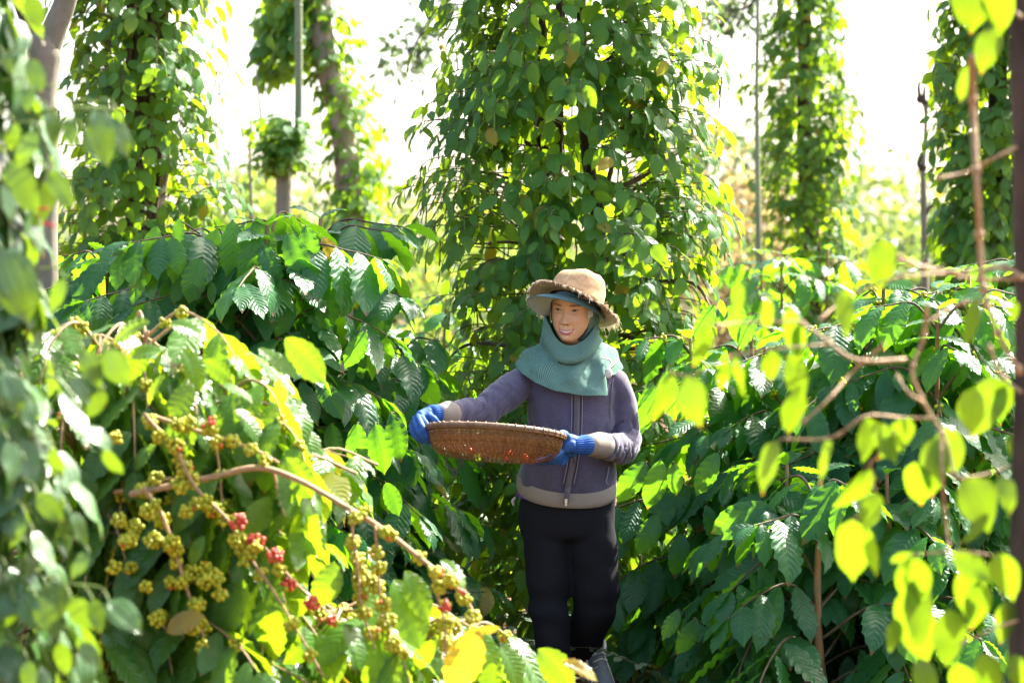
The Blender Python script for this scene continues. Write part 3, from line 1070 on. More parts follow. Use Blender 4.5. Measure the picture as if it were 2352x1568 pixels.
# ------------------------------------------------------------------ far planting
far_labels = [
    (905, 23, 2.3, 1.4, 'pale sunlit far shrub between ivy clad trunk and central vine', 'shrub'),
    (560, 26, 2.45, 1.2, 'hazy far shrub behind the bare grey stake', 'shrub'),
    (720, 24, 2.35, 1.3, 'hazy green far shrub behind the leafy headed stump', 'shrub'),
    (1665, 46, 4.5, 2.2, 'dark round far tree right of the central vine', 'tree'),
    (1690, 24, 2.7, .85, 'pale brown dry-looking shrub beside the slim green pole', 'shrub'),
    (1960, 44, 3.6, 2.2, 'flat-topped hazy tree just right of the tall vine column', 'tree'),
    (2090, 40, 3.0, 1.6, 'dark hazy far tree behind the bare forked trunk', 'tree'),
    (2030, 30, 2.4, 1.6, 'light green far shrub left of the bare forked trunk', 'shrub'),
    (2190, 34, 2.5, 1.5, 'light green far shrub right of the bare forked trunk', 'shrub'),
    (960, 40, 2.8, 2.0, 'distant pale tree low on the horizon by the central vine', 'tree'),
    (620, 48, 3.1, 2.2, 'distant pale tree on the horizon behind the stump', 'tree'),
    (540, 40, 3.5, 1.0, 'small far tree showing its crown against white sky', 'tree'),
    (1780, 32, 2.3, 1.6, 'sunlit far hedge shrub behind the tall vine column', 'shrub'),
    (60, 30, 2.6, 2.2, 'far shrub behind the pale forked trunk', 'shrub'),
    (2330, 30, 2.4, 1.7, 'far shrub behind the dark leafy vine column', 'shrub'),
    (1130, 34, 2.5, 1.8, 'far shrub almost hidden behind the central vine', 'shrub'),
    (1420, 36, 2.5, 2.0, 'far shrub glimpsed through the central vine', 'shrub'),
]
M_FARB = leaf_mat('far_brown_leaf', 'plain', (.12, .09, .045), (.22, .16, .09), (.45, .36, .14), (.2, .15, .09), rough=.45, tfac=.45, oldness=.97)
M_FARD = leaf_mat('far_dark_leaf', 'plain', (.03, .06, .03), (.05, .085, .04), (.12, .20, .05), (.05, .08, .045), rough=.5, tfac=.4, oldness=.97)
for px, Y, H, R, lab, cat in far_labels:
    c = P(px, 700, Y)
    root = empty('far_' + cat, (c[0], c[1], 0), lab, cat, 'far trees and shrubs')
    trunk_mesh([(c[0], c[1], -.05), (c[0] + .03 * Y / 20, c[1], H * .35), (c[0], c[1], H * .7)], [.05 * H / 3, .04 * H / 3, .02 * H / 3], 8).build('trunk', M_BARKD, root)
    ls = LeafSet('plain', M_FARB if 'brown' in lab else (M_FARD if 'dark' in lab else M_FAR))
    ncl = 46 if cat == 'shrub' else 60
    for i in range(ncl):
        a, f = rng.uniform(0, 6.28), rng.uniform(0, 1)
        zc = (rng.uniform(.12, 1) if cat == 'shrub' else rng.uniform(.42, 1)) * H
        rr = R * math.sqrt(max(.02, 1 - ((zc / H - (.45 if cat == 'shrub' else .68)) / .58) ** 2)) * math.sqrt(f)
        q = np.array([c[0] + rr * math.cos(a), c[1] + rr * math.sin(a), zc])
        sg = R * .17
        for k in range(42):
            ls.add(q + rv(sg), rv(1) - UP * .6, rv(1) + UP * .4, rng.uniform(.6, 1.2) * .0055 * Y)
    ls.build(root, most=0, rest='crown')

# leafy branches of a nearer tree hanging in at the top
for lab, pts, Y, n, L in (('overhanging branch with small brownish leaves left of the central vine', [(1120, -120), (1010, 20), (960, 90), (930, 150)], 20, 110, .09),
                          ('overhanging dark leafy branch crossing the slim green pole at the top', [(1780, -90), (1735, 0), (1690, 25), (1650, 20)], 20, 120, .09)):
    root = empty('overhanging_branch', tuple(P(pts[0][0], pts[0][1], Y)), lab, 'branch')
    sp = spline([P(x, y, Y) for x, y in pts], 8)
    MB().tube(sp, np.linspace(.03, .006, len(sp)), 6).build('branch', M_BARKD, root)
    ls = LeafSet('plain', M_FARD)
    for i in range(n):
        q = sp[rng.randrange(4, len(sp))] + np.array([rng.gauss(0, .14), rng.gauss(0, .2), rng.gauss(0, .12)])
        for k in range(3):
            ls.add(q + rv(.03), rv(1) - UP * .7, rv(.6) + UP * .5 - np.array([0, .5, 0]), L * rng.uniform(.7, 1.2))
    ls.build(root, 200)
# ------------------------------------------------------------------ sunlit coffee bush with cherries, front left
def px_leaf(ls, b, t, Y, wide=1.0, mat=None, dn=(0, -1, .45), dtip=0.0):
    """one leaf from its base to its tip as measured on the photograph, at true depth and size"""
    p = P(b[0], b[1], Y)
    q = P(t[0], t[1], Y + dtip)
    d = q - p
    L = np.linalg.norm(d)
    ls.add(p, d / L, np.asarray(dn, float) + rv(.22), L, wide, mat)


YF = 6.3
c = P(330, 700, YF)
root = empty('coffee_bush', (c[0], c[1], 0), 'sunlit coffee bush laden with yellow-green and red cherries', 'coffee bush', 'coffee bushes')
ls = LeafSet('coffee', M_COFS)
fr = []
tw = MB()
for pts, rad in (([(268, 1700), (262, 1500), (252, 1300), (260, 1150), (300, 900), (340, 760)], [.021, .019, .017, .012, .009, .005]),
                 ([(318, 1720), (312, 1520), (306, 1300), (318, 1150), (380, 980), (420, 800)], [.022, .020, .017, .012, .008, .005]),
                 ([(330, 1700), (325, 1530), (350, 1460), (350, 1330), (420, 1180), (520, 900)], [.020, .017, .014, .011, .008, .005]),
                 ([(225, 1700), (190, 1480), (150, 1200), (180, 950), (230, 800)], [.018, .015, .012, .009, .006]),
                 ([(360, 1700), (480, 1600), (640, 1480), (760, 1440), (900, 1470), (1060, 1500)], [.018, .014, .010, .008, .006, .004])):
    dy = rng.uniform(-.08, .12)
    st = spline([P(x, y, YF + dy + .03 * k) for k, (x, y) in enumerate(pts)], 9)
    r = np.interp(np.linspace(0, 1, len(st)), np.linspace(0, 1, len(rad)), rad)
    MB().tube(st, r, 9).build('stem', M_BARKO, root)
    for k in range(6, len(st), 2):            # side branches off the stems
        for q in range(2):
            a = rng.uniform(0, 6.28)
            o = np.array([math.cos(a) + .25, math.sin(a) * .8 - .15, 0])
            ln = rng.uniform(.28, .58) * (1.0 - .45 * k / len(st))
            bp = spline([st[k], st[k] + o * ln * .4 + UP * .07, st[k] + o * ln * .8 + UP * .02, st[k] + o * ln - UP * rng.uniform(.04, .16)], 6)
            if bp[:, 2].min() < .1:
                continue
            tw.tube(bp, np.linspace(.0055, .002, len(bp)), 5, cap=False)
            tmp = []
            coffee_leaves(ls, bp, .19, .075, .42, tmp, .5)
            fr += tmp
for i in range(95):
    x, y = rng.uniform(120, 760), rng.uniform(760, 1560)
    if y < 760 + abs(x - 380) * .55 or y < 900 and x > 620:
        continue
    q0 = P(x, y, YF + rng.uniform(.0, .4))
    a = rng.uniform(0, 6.28)
    o = np.array([math.cos(a), -abs(math.sin(a)) * .8, 0])
    ln = rng.uniform(.18, .34)
    bp = spline([q0 - o * ln * .5 - UP * .05, q0, q0 + o * ln * .5 - UP * rng.uniform(.02, .10)], 5)
    tw.tube(bp, np.linspace(.005, .002, len(bp)), 5, cap=False)
    coffee_leaves(ls, bp, .195, .085, .1)
hero = [([(300, 1135), (480, 1097), (590, 1074), (680, 1100), (780, 1155), (880, 1215), (970, 1285), (1050, 1350), (1090, 1410)], -.18, .0085),
        ([(330, 950), (400, 1030), (450, 1120), (520, 1190), (560, 1260), (620, 1345), (690, 1460), (745, 1556)], -.22, .005),
        ([(350, 955), (440, 985), (520, 1010), (590, 1035), (640, 1062)], -.12, .006),
        ([(262, 1130), (330, 1118), (400, 1100), (470, 1150), (590, 1240), (680, 1340), (780, 1430)], -.10, .006),
        ([(330, 1120), (370, 1180), (400, 1260), (425, 1340), (455, 1420), (480, 1510)], -.20, .006),
        ([(262, 1345), (330, 1335), (420, 1335), (490, 1340)], -.08, .007),
        ([(250, 1225), (340, 1228), (420, 1270), (480, 1300), (520, 1370)], -.05, .006),
        ([(806, 1170), (812, 1240), (822, 1310), (832, 1400), (862, 1490)], -.20, .004),
        ([(862, 1208), (868, 1280), (872, 1360), (890, 1430), (906, 1500)], -.20, .004),
        ([(985, 1298), (1000, 1350), (1018, 1420), (1024, 1500), (1022, 1568)], -.20, .004),
        ([(630, 1085), (640, 1140), (655, 1185)], -.15, .004)]
for pts, dy, r in hero:
    sp = spline([P(x, y, YF + dy - .09) for x, y in pts], 7)
    MB().tube(sp, np.linspace(r, r * .55, len(sp)), 8).build('branch', M_TWIGL, root)
    nd = MB()
tag(tw.build('twigs', M_TWIGL, root), kind='stuff')
green = [(345, 965, 9), (402, 1020, 12), (432, 970, 12), (480, 978, 13), (535, 1010, 8), (578, 1028, 7), (425, 1072, 14), (440, 1098, 13), (332, 1122, 14), (358, 1095, 9),
         (412, 1108, 11), (490, 1166, 14), (546, 1236, 14), (576, 1264, 8), (560, 1284, 4), (340, 1172, 11), (372, 1190, 14), (392, 1242, 14), (350, 1236, 12), (292, 1240, 11),
         (310, 1206, 10), (442, 1312, 10), (472, 1332, 10), (492, 1318, 9), (432, 1306, 7), (505, 1362, 7), (452, 1384, 13), (362, 1416, 13), (441, 1440, 8), (470, 1442, 6),
         (430, 1172, 7), (816, 1186, 7), (838, 1172, 4), (884, 1218, 7), (900, 1226, 4), (810, 1242, 9), (819, 1278, 9), (826, 1304, 8), (826, 1334, 12), (830, 1366, 11), (834, 1402, 11), (856, 1452, 9),
         (863, 1266, 8), (869, 1298, 8), (866, 1345, 11), (880, 1382, 12), (890, 1422, 12), (903, 1474, 12), (850, 1326, 7), (962, 1276, 6), (1000, 1310, 8), (1008, 1342, 9), (1036, 1330, 8),
         (1086, 1412, 8), (1022, 1426, 13), (1022, 1472, 13), (1066, 1372, 6), (268, 1000, 6), (300, 1300, 6), (262, 1300, 8), (276, 1190, 9), (240, 1400, 8), (200, 1440, 8), (225, 1520, 10), (180, 1500, 9)]
red = [(548, 1194, 12), (588, 1238, 13), (632, 1272, 10), (664, 1336, 7), (716, 1380, 8), (766, 1420, 4), (1022, 1386, 5), (1062, 1362, 3), (486, 962, 2)]
for pts, dy, r in hero[1:7]:          # further clusters at the nodes of the fruiting branches
    sp = spline([(x, y, 0) for x, y in pts], 7)
    for k in range(4, len(sp) - 3, 4):
        if rng.random() < .6:
            green.append((sp[k][0] + rng.uniform(-6, 6), sp[k][1] + rng.uniform(-2, 12), rng.randint(5, 9)))
clusters = []
for lst, mat in ((green, M_CH), (red, M_RED)):
    for x, y, n in lst:
        c0 = P(x, y, YF - .30 + rng.uniform(-.03, .05))
        pts = cluster_points(c0, (0.7, 0, -.6), int(n * 1.95) + 1, .0064)
        clusters.append((pts, mat, c0))
clusters.sort(key=lambda k: -len(k[0]))
n_obj = 0
rl = root_loc(root)
left_over = []
for pts, mat, c0 in sorted(clusters, key=lambda k: (k[1] is not M_RED, rng.random())):
    if n_obj + len(pts) > 296:
        left_over.append(pts)
        continue
    for p in pts:
        o = bpy.data.objects.new('ripe_cherry' if mat is M_RED else 'cherry', cherry_mesh(mat if (mat is M_CH or rng.random() < .82) else M_CH))
        COL.objects.link(o)
        o.parent = root
        o.location = Vector(p) - rl
        s = .0067 * rng.uniform(.82, 1.12)
        o.scale = (s, s, s)
        o.rotation_euler = (rng.uniform(-1, 1), rng.uniform(-1, 1), 0)
        n_obj += 1
for p, td in fr:
    left_over.append(cluster_points(p, td, rng.randint(8, 16), .0063))
cherries_stuff('cherries', left_over, root, M_CH, .0066)
hl = [((560, 812), (700, 872), 1.1), ((655, 776), (757, 872), 1.0), ((592, 800), (690, 866), .9), ((640, 868), (648, 930), 1.3), ((345, 740), (245, 775), 1.2), ((390, 742), (485, 778), 1.1), ((330, 790), (300, 880), 1.2),
      ((420, 800), (480, 900), 1.1), ((300, 820), (372, 800), 1.2), ((470, 830), (540, 870), 1.1), ((510, 880), (590, 910), 1.0), ((440, 880), (400, 960), 1.1), ((380, 860), (330, 930), 1.1), ((540, 940), (620, 1010), 1.0),
      ((600, 985), (560, 930), 1.0), ((655, 1050), (715, 1150), 1.2), ((640, 1090), (690, 1190), 1.1), ((620, 1140), (560, 1240), 1.3), ((700, 1180), (640, 1260), 1.3), ((730, 1180), (700, 1290), 1.3), ((770, 1290), (740, 1400), 1.2),
      ((560, 1330), (500, 1470), 1.2), ((600, 1340), (520, 1500), 1.1), ((650, 1400), (580, 1540), 1.1), ((690, 1440), (760, 1560), 1.2), ((830, 1300), (890, 1440), 1.2), ((905, 1330), (985, 1480), 1.1), ((930, 1310), (1000, 1420), 1.0),
      ((1012, 1285), (1080, 1345), .8), ((1130, 1500), (1040, 1500), 1.0), ((1150, 1480), (1215, 1590), 1.2), ((1235, 1490), (1330, 1580), 1.2), ((1130, 1520), (1120, 1620), 1.2), ((1040, 1540), (960, 1515), 1.0),
      ((860, 1500), (960, 1520), 1.1), ((800, 1500), (740, 1590), 1.2), ((930, 1560), (880, 1630), 1.2), ((1010, 1560), (1080, 1620), 1.2), ((410, 1420), (470, 1460), 1.1), ((560, 1560), (480, 1600), 1.1), ((700, 1560), (640, 1620), 1.2),
      ((470, 1230), (430, 1300), 1.0), ((250, 1380), (210, 1470), 1.0), ((660, 1230), (735, 1260), 1.1), ((790, 1430), (850, 1540), 1.1), ((1000, 1470), (940, 1540), 1.1), ((480, 1110), (520, 1080), 1.0), ((360, 1020), (300, 1080), 1.0)]
for b, tp, wd in hl:
    px_leaf(ls, b, tp, YF - .26 + rng.uniform(-.06, .12), wd * 1.15, dn=(rng.uniform(-.2, .75), -.6, rng.uniform(.4, 1.0)), dtip=rng.uniform(-.08, .05))
M_OLD = leaf_mat('coffee_leaf_yellowing', 'coffee', (.26, .18, .03), (.34, .26, .04), (.75, .55, .02), (.3, .22, .05), tfac=.5, oldness=.99)
for b, tp, wd in (((1095, 1440), (1045, 1600), 1.2), ((1090, 1452), (1150, 1436), .8), ((470, 1412), (372, 1448), 1.1), ((1290, 1515), (1382, 1556), .8), ((640, 880), (656, 932), 1.3)):
    px_leaf(ls, b, tp, YF - .34, wd, mat=M_OLD)
px_leaf(ls, (290, 1322), (318, 1492), YF - .15, .9, mat=M_BROWNLF)
ls.build(root, 300)

# ------------------------------------------------------------------ blurred pepper vine at the left edge
YL = 4.75
c = P(-115, 700, YL)
root = empty('pepper_vine', (c[0], c[1], 0), 'out of focus pepper vine with glossy leaves filling the left edge', 'pepper vine', 'pepper vines on support trees')
ls = LeafSet('pepper', M_PEPN)
tw, sp = MB(), MB()


def RL(z):
    py = HZ - (z - CAM_H) / YL * FPX
    return float(np.interp(py, [-60, 100, 260, 420, 560, 800, 1000, 1300, 1568, 1700], [150, 170, 235, 215, 225, 290, 345, 330, 335, 330])) / FPX * YL


for i in range(215):
    z = rng.uniform(.55, 2.08)
    a = -rng.uniform(-.25, math.pi * .8)
    o = np.array([math.cos(a), math.sin(a) * .75, 0])
    r1 = RL(z) * rng.uniform(.5, .98)
    cc = np.array([c[0], c[1] + .05, 0])
    pts = spline([cc + o * r1 * .35 + UP * z, cc + o * r1 * .75 + UP * (z + .05), cc + o * r1 + UP * (z + rng.uniform(-.08, .0))], 5)
    tw.tube(pts, np.linspace(.004, .0018, len(pts)), 4, cap=False)
    twig_leaves(ls, pts, .125, .065, out=o, start=.35, droop=1.2)
    if rng.random() < .3:
        e = pts[-3]
        for k in range(9):
            sp.blob(e - UP * .008 * k + rv(.0015), (.0042,) * 3, 5, 4)
LH = [((113, 253), (137, 342)), ((161, 270), (164, 337)), ((219, 250), (253, 385)), ((195, 298), (256, 376)), ((267, 250), (276, 292)), ((253, 270), (299, 365)), ((68, 200), (66, 256)), ((34, 281), (26, 352)),
      ((92, 301), (36, 390)), ((66, 135), (104, 211)), ((135, 217), (173, 277)), ((20, 368), (88, 500)), ((113, 394), (173, 478)), ((66, -10), (98, 70)), ((5, 120), (32, 174)), ((150, 640), (108, 722)), ((192, 802), (237, 896)),
      ((243, 802), (296, 892)), ((160, 870), (214, 930)), ((240, 895), (203, 968)), ((4, 570), (70, 752)), ((203, 980), (262, 1042)), ((120, 1030), (138, 1106)), ((240, 1030), (283, 1096)), ((86, 1132), (152, 1198)),
      ((163, 1176), (207, 1257)), ((78, 1220), (136, 1322)), ((205, 1268), (158, 1328)), ((120, 1328), (147, 1426)), ((84, 1370), (139, 1472)), ((212, 1375), (238, 1455)), ((250, 1378), (327, 1455)), ((163, 1370), (221, 1452)),
      ((184, 1474), (242, 1541)), ((136, 1474), (158, 1555)), ((64, 1515), (70, 1600)), ((10, 850), (48, 960)), ((40, 900), (90, 985)), ((20, 1010), (44, 1110)), ((60, 1180), (20, 1260)), ((10, 420), (30, 520))]
shoot = spline([P(20, 330, YL), P(90, 262, YL), P(180, 248, YL), P(262, 252, YL), P(284, 268, YL)], 6)
tw.tube(shoot, np.linspace(.005, .002, len(shoot)), 5)
for b, tp in LH:
    px_leaf(ls, b, tp, YL - .18 + rng.uniform(-.06, .06), rng.uniform(.8, 1.0), dn=(rng.uniform(-.5, .6), -.8, rng.uniform(.2, .9)), dtip=rng.uniform(-.03, .02))
    q = P(b[0], b[1], YL - .17)
    tw.tube(spline([q, q + np.array([-.02, .03, .02]), q + np.array([-.07, .09, .02])], 4), .0018, 4, cap=False)
ls.build(root, 300)
tag(tw.build('twigs', M_GREENTW, root), kind='stuff')
tag(sp.build('pepper_spikes', M_SPIKE, root), kind='stuff')
trunk_mesh([P(x, y, YL + .06) for x, y in ((-100, 1780), (-110, 900), (-115, 100), (-130, -200))], [.055, .05, .048, .045], 12, .2).build('trunk', M_BARKD, root)
M_REDS = plain_mat('red_string', (.55, .02, .02), None, 60, .6)
for pts, lab in (([(88, 481), (98, 478), (110, 480)], 'short red string tied on the vine, the upper one'), ([(98, 512), (112, 515), (126, 520)], 'short red string tied on the vine, the lower one')):
    q = P(*pts[0], YL - .2)
    o = MB().tube(spline([P(x, y, YL - .2) for x, y in pts], 5), .0028, 6).build('red_string', M_REDS)
    tag(o, lab, 'string', 'red strings on the vine')

# ------------------------------------------------------------------ back-lit pepper vine and its support at the right edge
YV = 4.55
root = empty('pepper_vine', tuple(P(2345, 700, YV)[:2]) + (0,), 'blurred back-lit vine with yellow-green leaves on the dark trunk', 'pepper vine', 'pepper vines on support trees')
trunk_mesh([P(x, y, YV) for x, y in ((2352, 1900), (2352, 1500), (2358, 1000), (2360, 600), (2352, 200), (2346, -150))], [.034, .031, .026, .024, .026, .026], 12, .2, 9).build('trunk', M_BARKP if False else M_BARKD, root)
ls = LeafSet('pepper', M_PEPY)
RB = [([(2350, 640), (2300, 612), (2200, 626), (2070, 600), (1990, 590)], .007), ([(2340, 640), (2230, 640), (2110, 610), (2060, 585)], .005), ([(2200, 626), (2050, 640), (1940, 690), (1880, 735)], .004),
      ([(2232, 130), (2234, 250), (2244, 420), (2250, 560), (2262, 680), (2300, 780), (2345, 860)], .010), ([(2350, 330), (2290, 360), (2220, 395), (2150, 410)], .005),
      ([(2080, 826), (1965, 826), (1890, 775), (1835, 738)], .006), ([(2030, 790), (1962, 850), (1900, 920), (1838, 975)], .004), ([(2130, 700), (2120, 780), (2095, 850), (2122, 925), (2172, 1010), (2192, 1100)], .006),
      ([(2345, 700), (2280, 690), (2200, 700), (2130, 740)], .005), ([(2122, 925), (2085, 900), (2060, 860)], .004), ([(2345, 900), (2300, 860), (2270, 790)], .006), ([(2150, 960), (2080, 960), (1990, 955), (1910, 1005), (1790, 1008)], .004),
      ([(1835, 738), (1700, 742), (1640, 748)], .004), ([(1900, 790), (1800, 800), (1690, 815), (1590, 860), (1535, 852)], .003), ([(2160, 985), (2165, 1100), (2170, 1180), (2180, 1265)], .005), ([(2180, 1265), (2100, 1275), (2055, 1290)], .003),
      ([(2180, 1265), (2250, 1270), (2340, 1285)], .003), ([(2350, 1420), (2290, 1440), (2200, 1480)], .004), ([(2192, 1100), (2260, 1090), (2345, 1060)], .004), ([(1990, 1075), (2020, 1040), (2060, 985)], .003),
      ([(2010, 1130), (2000, 1060)], .003), ([(1960, 1195), (2005, 1140)], .003), ([(2345, 40), (2290, -10), (2230, -40)], .006), ([(2232, 130), (2226, 140)], .003)]
for pts, r in RB:
    s_ = spline([P(x, y, YV - .03 + rng.uniform(-.06, .06)) for x, y in pts], 6)
    r *= .72
    mb = MB().tube(s_, np.linspace(r, r * .6, len(s_)), 7)
    for k in range(5, len(s_), 6):
        mb.blob(s_[k], (r * 1.5,) * 3, 6, 4)
    mb.build('branch', M_TWIG if r > .008 else M_TWIGL, root)
RH = [((2025, 548), (2030, 672), 1.1), ((1935, 665), (1947, 778), .95), ((1768, 682), (1752, 765), .9), ((1690, 820), (1702, 918), .9), ((1668, 826), (1658, 902), .7), ((1768, 805), (1776, 882), 1.3), ((1812, 812), (1852, 932), .8),
      ((1826, 890), (1820, 1006), 1.35), ((1583, 862), (1602, 986), 1.05), ((1545, 852), (1503, 972), .6), ((1625, 745), (1600, 850), .8), ((1840, 740), (1830, 832), .75), ((1812, 702), (1836, 835), .6), ((2240, 680), (2225, 802), .7),
      ((2332, 690), (2325, 742), .8), ((2292, 865), (2238, 1010), 1.1), ((2240, 890), (2224, 1002), 1.1), ((2306, 868), (2312, 968), 1.0), ((1785, 1010), (1738, 1132), .9), ((1912, 1010), (1868, 1112), .9), ((1990, 958), (1996, 1066), 1.1),
      ((2010, 968), (2064, 1066), .9), ((2092, 958), (2026, 1066), 1.0), ((2172, 980), (2192, 1096), 1.3), ((2150, 1000), (2148, 1146), .9), ((2100, 1060), (2120, 1168), 1.1), ((2215, 1092), (2292, 1222), 1.35), ((2302, 1088), (2322, 1184), .9),
      ((2002, 1075), (1924, 1184), .95), ((2010, 1128), (1996, 1224), 1.3), ((1958, 1190), (1960, 1340), 1.3), ((1990, 1208), (2012, 1334), .55), ((2046, 1290), (2096, 1268), .8), ((2092, 1278), (2112, 1408), 1.25), ((2106, 1310), (2112, 1502), .85),
      ((2078, 1350), (2136, 1532), .95), ((2186, 1268), (2296, 1334), .8), ((2236, 1290), (2218, 1424), 1.2), ((2292, 1268), (2332, 1384), 1.2), ((2252, 1330), (2240, 1454), .9), ((2322, 1378), (2298, 1484), 1.0), ((2178, 1398), (2192, 1534), 1.2),
      ((2110, 1510), (2146, 1620), 1.1), ((2198, 1520), (2232, 1610), 1.1), ((2284, 62), (2258, 172), 1.0), ((2228, 145), (2204, 238), 1.0), ((2225, -70), (2232, 84), 1.2), ((2296, -60), (2290, 92), 1.1), ((2260, -30), (2320, 60), 1.1),
      ((2332, 990), (2344, 1080), .9), ((2270, 1180), (2210, 1250), .9), ((2060, 1420), (2050, 1500), .9), ((2250, 1500), (2290, 1600), 1.1), ((1700, 650), (1690, 730), .8), ((2330, 1500), (2345, 1590), 1.0)]
for b, tp, wd in RH:
    px_leaf(ls, b, tp, YV - .05 + rng.uniform(-.10, .10), wd * .90, dn=(rng.uniform(-.6, .3), -.75, rng.uniform(.1, .55)), dtip=rng.uniform(-.03, .03))
ls.build(root, 300)
# ------------------------------------------------------------------ the woman
YW = 8.55


def W(px, py, dy=0.0):
    return P(px, py, YW + dy)


def sm(x):
    x = np.clip(x, 0, 1)
    return x * x * (3 - 2 * x)


def rings_mb(rings, n=28, mb=None):
    """rings: (px, py, half width in px, half depth in m, dy, tilt m): horizontal ellipses stacked into a closed form"""
    mb = mb or MB()
    a = np.arange(n) * 2 * math.pi / n
    g = []
    for px, py, hw, d, dy, tl in rings:
        c = W(px, py, dy)
        rx = hw / FPX * (YW + dy)
        x, y = np.cos(a), np.sin(a)
        sx, sy = np.sign(x) * np.abs(x) ** .86, np.sign(y) * np.abs(y) ** .86
        g.append(np.stack([c[0] + rx * sx, c[1] + d * sy, c[2] + tl * sx + 0 * a], -1))
    return mb.grid(np.array(g), closed=True, cap=True)


def fabric(name, a, b, scale=900, stretch=(1, 1, 1), rough=.9, extra=None, bump=.25, sheen=.0):
    t = NT(name)
    vec = t.coord('Object', stretch)
    nz = t.noise(scale, 2.0, vec)
    big = t.noise(9, 4.0, t.coord('Object'))
    col = t.mix(t.step(nz, .35, .65), a, b)
    col = t.mix(t.math('MULTIPLY', t.step(big, .45, .75), .35), col, tuple(c * .6 for c in a))
    if extra:
        col = t.mix(t.math('MULTIPLY', t.step(t.noise(5, 3, t.coord('Object')), .55, .72), .5), col, extra)
    return t.done(t.bsdf(col, rough, t.bump(nz, bump, .0015), .2, sheen=sheen))


def dotted(name, base, dot, pitch=.0042, rad=.30):
    t = NT(name)
    sp = t.n('ShaderNodeSeparateXYZ')
    t.t.links.new(t.n('ShaderNodeUVMap').outputs[0], sp.inputs[0])
    k = 1.0 / pitch
    u = t.math('MULTIPLY', sp.outputs[0], k)
    v = t.math('MULTIPLY', sp.outputs[1], k)
    row = t.math('FLOOR', v)
    u = t.math('ADD', u, t.math('MULTIPLY', row, .5))
    du = t.math('SUBTRACT', t.math('FRACT', u), .5)
    dv = t.math('SUBTRACT', t.math('FRACT', v), .5)
    r = t.math('SQRT', t.math('ADD', t.math('MULTIPLY', du, du), t.math('MULTIPLY', dv, dv)))
    m = t.step(r, rad, rad - .08)
    big = t.noise(22, 3.0, t.coord('Object'))
    bc = t.mix(t.step(big, .4, .75), base, tuple(c * .75 for c in base))
    col = t.mix(m, bc, dot)
    return t.done(t.bsdf(col, .9, t.bump(t.noise(500, 2, t.coord('Object')), .15, .001), .15))


M_JACK = fabric('jacket_heather', (.050, .044, .073), (.106, .094, .145), 420, (.5, .5, 3), extra=(.085, .055, .062), sheen=.28, bump=.08)
M_RIB = fabric('taupe_ribbing', (.22, .19, .155), (.27, .235, .195), 350, (6, 6, .4))
M_TRO = fabric('black_trousers', (.006, .0065, .009), (.010, .010, .014), 500, rough=.85)
M_GLOVE = fabric('blue_glove', (.020, .075, .25), (.032, .10, .31), 60, rough=.6, extra=(.045, .14, .19))
M_GLRIB = fabric('glove_rib', (.02, .07, .26), (.03, .10, .34), 300, (1, 1, 1))
M_SCARF = dotted('green_dotted_cotton', (.058, .140, .108), (.32, .43, .36), rad=.27)
M_VIS = dotted('visor_dotted_cotton', (.065, .15, .15), (.34, .46, .45), pitch=.0036, rad=.29)
M_VISU = fabric('visor_lining', (.27, .34, .30), (.32, .39, .35), 200)
M_HAT = fabric('tan_hat', (.37, .23, .115), (.46, .31, .17), 60, extra=(.30, .19, .10), bump=.12)
M_HATU = fabric('hat_lining', (.20, .14, .085), (.27, .20, .12), 240)
M_FRAY = fabric('frayed_thread', (.55, .44, .30), (.68, .57, .42), 240)
M_ZIP = fabric('zip_tape', (.11, .095, .11), (.15, .135, .15), 900)
M_STITCH = fabric('pale_stitching', (.20, .18, .22), (.26, .24, .28), 900)
M_UND = fabric('purple_shirt', (.12, .03, .26), (.15, .05, .32), 500)
M_SHOE = fabric('shoe_grey', (.12, .13, .15), (.17, .18, .20), 300, rough=.6)
M_SOLE = fabric('shoe_sole', (.36, .30, .25), (.44, .38, .33), 200)
M_WHITE = plain_mat('white_cotton', (.62, .58, .54), (.5, .46, .42), 200, .8)
M_METAL = NT('zip_metal')
M_METAL = M_METAL.done(M_METAL.bsdf((.6, .6, .6), .3, None, .5, metal=1.0))
M_DARKCL = fabric('dark_inner_cap', (.03, .022, .026), (.04, .03, .034), 300)

# --- head: one grid with the face modelled in it
NU, NV = 220, 200
ft = np.linspace(-1, 1, NU, endpoint=False)
th = math.pi * (.55 * ft + .45 * ft ** 3)                 # azimuth, denser at the front
zt = np.concatenate([np.linspace(.114, .035, 34), np.linspace(.034, -.118, NV - 34 - 12), np.linspace(-.122, -.20, 12)])
ZK = [-.20, -.16, -.128, -.120, -.114, -.105, -.095, -.080, -.060, -.030, 0, .020, .050, .080, .100, .110, .1145]
AK = [.050, .048, .046, .042, .036, .045, .0525, .061,   .0705, .0750, .0755, .0750, .0725, .062, .045, .026, .004]
FK = [.030, .026, .036, .058, .0705, .0785, .081, .0825, .0835, .0835, .082, .0855, .083, .070, .050, .029, .004]
BK = [.060, .056, .056, .056, .056, .058, .062, .072, .083, .092, .096, .096, .091, .076, .054, .031, .004]
o_ = np.argsort(ZK)


def prof(z, K):
    f = lambda q: np.interp(q, np.array(ZK)[o_], np.array(K)[o_])
    return (f(z - .004) + 2 * f(z) + f(z + .004)) / 4


X, F_, Z = [], [], []
for z in zt:
    a_, f_, b_ = prof(z, AK), prof(z, FK), prof(z, BK)
    cs, sn = np.cos(th), np.sin(th)
    e = .86
    X.append(a_ * np.sign(sn) * np.abs(sn) ** e)
    F_.append(np.where(cs > 0, f_, b_) * np.sign(cs) * np.abs(cs) ** e)
    Z.append(np.full(NU, z))
X, F_, Z = np.array(X), np.array(F_), np.array(Z)
front = sm(F_ / .03)


def ga(x, z, x0, z0, sx, sz):
    return np.exp(-((x - x0) / sx) ** 2 - ((z - z0) / sz) ** 2)


